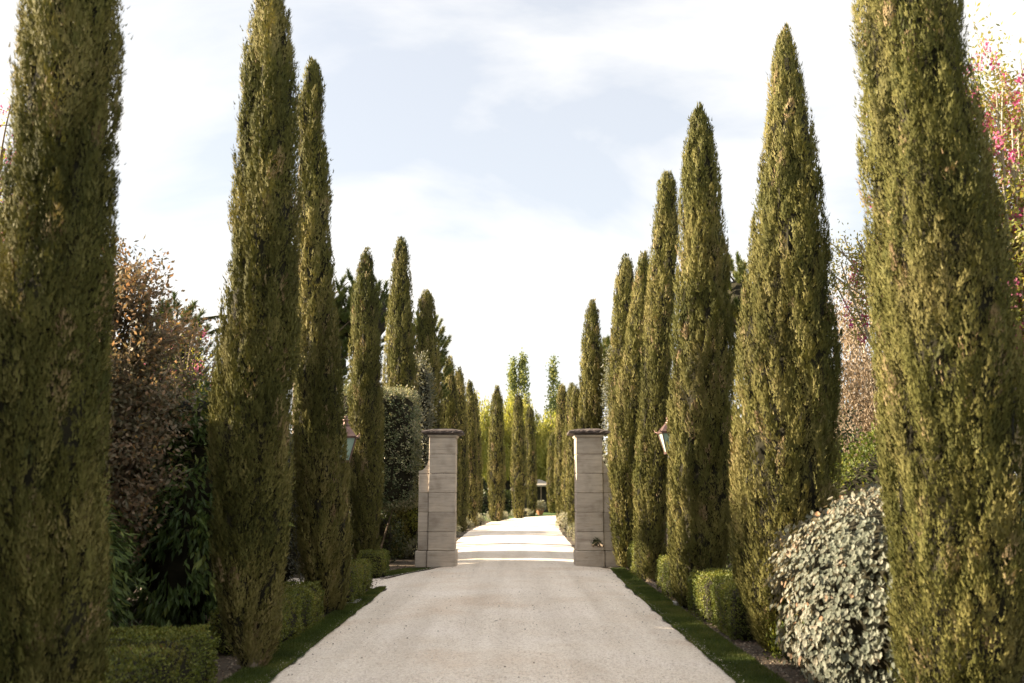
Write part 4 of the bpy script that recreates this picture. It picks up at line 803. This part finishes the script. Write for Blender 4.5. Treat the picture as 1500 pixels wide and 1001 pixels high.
# ------------------------------------------------------------------ pavilion
def pavilion():
    r = empty('garden_pavilion', (1.95, 88, 0)); tag(r, 'small open pavilion with a pale hipped roof beyond the bend', 'pavilion')
    zr = 2.36; hw = 1.75; zt = 2.85
    g = Geo(); V = [(-hw, -1.6, zr), (hw, -1.6, zr), (hw, 1.6, zr), (-hw, 1.6, zr), (-.5, 0, zt), (.5, 0, zt)]
    g.add(V, [[0, 1, 5, 4], [2, 3, 4, 5]]); g.add(V, [[1, 2, 5], [3, 0, 4]]); g.add([(x, y, z - .12) for x, y, z in V[:4]] + V[:4], [[3, 2, 1, 0], [0, 1, 5, 4], [1, 2, 6, 5], [2, 3, 7, 6], [3, 0, 4, 7]]); g.build('roof', M['roofcloth'], r)
    for x in (-1.6, -.55, .55, 1.6):
        for y in (-1.45, 1.45): q = Geo(); box(q, (x - .06, y - .06, 0), (x + .06, y + .06, zr - .12), .01); q.build('post', M['bark'], r)
    q = Geo(); box(q, (-1.55, 1.25, 0), (1.55, 1.35, zr - .14)); q.build('back_screen', M['iron'], r)  # near-black sheet painting in the shade inside the pavilion
pavilion()
def urn(x, y, label, s):
    r = empty('terracotta_pot', (x, y, 0)); tag(r, label, 'pot'); g = Geo()
    rr = [(.22, 0), (.34, .25), (.42, .5), (.40, .62), (.47, .66), (.47, .74), (.38, .74), (.34, .6)]
    V = [(s * a * math.cos(t), s * a * math.sin(t), s * z) for a, z in rr for t in np.linspace(0, 2 * math.pi, 16, endpoint=False)]
    g.add(V, [[i * 16 + j, i * 16 + (j + 1) % 16, (i + 1) * 16 + (j + 1) % 16, (i + 1) * 16 + j] for i in range(7) for j in range(16)], .5, 0, True); g.build('bowl', M['terracotta'], r)
    g = Geo(); rng = np.random.default_rng(5); C, o_ = blob_pts(rng, (0, 0, s * .95), (s * .5, s * .5, s * .45), 120, 3); P, A, Nn, Lr, Wr, tn = clumps(g, rng, C, o_, 8, .06, .16, .06, 'dia', .5); leaves(g, P, A, Nn, Lr, Wr, 'dia', tn); g.build('plant', M['lavender'], r)
urn(2.15, 77.5, 'terracotta pot with a plant beside the bend', .75)

# ------------------------------------------------------------------ lanterns
def lantern(x, y, z0, label, rz, s=1.0):
    """z0: underside of the glass; four sided, wider at the top, copper roof with horns at the corners"""
    r = empty('post_lantern', (x, y, 0), rz); tag(r, label, 'lantern', 'copper roofed post lanterns')
    g = Geo(); tube(g, [(0, 0, 0), (0, 0, .25), (0, 0, .3), (0, 0, z0 - .05)], [.06, .06, .035, .03], 10); g.build('post', M['iron'], r)
    a0, a1, hg = .085 * s, .20 * s, .42 * s; zt = z0 + hg
    cs = [(-1, -1), (1, -1), (1, 1), (-1, 1)]
    for k in range(4):
        (xa, ya), (xb, yb) = cs[k], cs[(k + 1) % 4]; g = Geo(); i_ = .93
        V = [(xa * a0 * i_, ya * a0 * i_, z0), (xb * a0 * i_, yb * a0 * i_, z0), (xb * a1 * i_, yb * a1 * i_, zt), (xa * a1 * i_, ya * a1 * i_, zt)]
        V += [(vx * .96, vy * .96, vz) for vx, vy, vz in V]
        g.add(V, [[0, 1, 2, 3], [7, 6, 5, 4], [0, 4, 5, 1], [1, 5, 6, 2], [2, 6, 7, 3], [3, 7, 4, 0]]); g.build('glass_pane', M['opal'], r)
        g = Geo(); tube(g, [(xa * a0, ya * a0, z0 - .01), (xa * a1, ya * a1, zt)], [.011, .011], 5); g.build('corner_bar', M['copper'], r)
    g = Geo(); box(g, (-a0 - .015, -a0 - .015, z0 - .05), (a0 + .015, a0 + .015, z0 - .004), .008); g.build('base_plate', M['copper'], r)
    g = Geo(); box(g, (-a1 - .02, -a1 - .02, zt), (a1 + .02, a1 + .02, zt + .035), .006); g.build('top_frame', M['copper'], r)
    g = Geo(); lv = [(a1 + .025, zt + .037), (a1 * .98, zt + .055), (.07 * s, zt + .24 * s), (.05 * s, zt + .25 * s)]
    V = [(cx * h, cy * h, z) for h, z in lv for cx, cy in cs]
    g.add(V, [[i * 4 + j, i * 4 + (j + 1) % 4, i * 4 + 4 + (j + 1) % 4, i * 4 + 4 + j] for i in range(3) for j in range(4)] + [[3, 2, 1, 0]]); rf = g.build('roof', M['copper'], r)
    g = Geo(); zz = zt + .25 * s; rr = [(.085, 0), (.085, .015), (.05, .025), (.045, .09), (.065, .10), (.065, .115), (.035, .13), (.03, .145), (.04, .165), (.022, .19), (.002, .20)]
    V = [(s * a * math.cos(t), s * a * math.sin(t), zz + s * z) for a, z in rr for t in np.linspace(0, 2 * math.pi, 12, endpoint=False)]
    g.add(V, [[i * 12 + j, i * 12 + (j + 1) % 12, (i + 1) * 12 + (j + 1) % 12, (i + 1) * 12 + j] for i in range(len(rr) - 1) for j in range(12)], .5, 0, True); g.build('finial', M['copper'], rf)
    for cx, cy in cs:
        g = Geo(); e = a1 + .02; tube(g, [(cx * e, cy * e, zt + .02), (cx * (e + .03), cy * (e + .03), zt + .035), (cx * (e + .055), cy * (e + .055), zt + .085)], [.012, .010, .003], 5); g.build('corner_horn', M['copper'], r)
lantern(at(506, 650, 18).x, 18.0, at(503, 674, 18).z, 'copper roofed lantern half hidden by the third left cypress', R(8), .92)
lantern(at(980, 650, 18.6).x, 18.6, at(980, 662, 18.6).z, 'lantern with green glass peeping out left of the right cypress', R(5), .80)

# small things in the beds
r = empty('paving_slab', (at(512, 878, 15.8).x, 15.8, 0)); tag(r, 'small pale stone slab at the foot of the third left cypress', 'stone slab')
g = Geo(); box(g, (-.16, -.26, .0), (.16, .26, .05), .012, .5, 0, .004, np.random.default_rng(1)); g.build('slab', M['slab'], r)
r = empty('junction_box', (2.52, 15.3, 0)); tag(r, 'small grey utility box in the soil on the right, by the lantern cypress', 'utility box')
g = Geo(); box(g, (-.09, -.13, 0), (.09, .13, .07), .01); g.build('box_body', M['slab'], r); g = Geo(); box(g, (-.1, -.14, .072), (.1, .14, .088), .006); g.build('lid', M['slab'], r)
# hanging branch by the second cypress
def branch():
    rng = np.random.default_rng(77); p = at(326, 470, 14); r = empty('cedar_tree', (p.x + .42, 14.3, 0)); tag(r, 'dark drooping conifer branch reaching left from behind the second left cypress', 'conifer')
    g = Geo(); tube(g, [(0, 0, 0), (.02, 0, 2), (0, 0, p.z + .1)], [.07, .055, .03], 7); g.build('trunk', M['bark'], r)
    lb = Geo(); lf = Geo()
    for e, z in (((-.85, 0, -.02), .10), ((-.68, 0, -.14), .02), ((-.5, .1, -.26), -.12)):
        s = np.array((0, 0, p.z + z)); e = s + e; mid = (s + e) / 2 + (0, 0, .09); q = np.linspace(0, 1, 8)[:, None]; pts = (1 - q) ** 2 * s + 2 * q * (1 - q) * mid + q ** 2 * e
        tube(lb, pts, np.linspace(.015, .004, 8), 5); n = 700; u = rng.random(n); P = np.stack([np.interp(u * 7, range(8), pts[:, k]) for k in range(3)], 1)
        leaves(lf, P, rdir(rng, n) * .6 + (-.4, 0, -.6), rdir(rng, n), rng.uniform(.04, .09, n), .012, 'dia', rng.random(n) * .5)
    lb.build('limb', M['bark'], r); lf.build('needles', M['dark'], r)
branch()
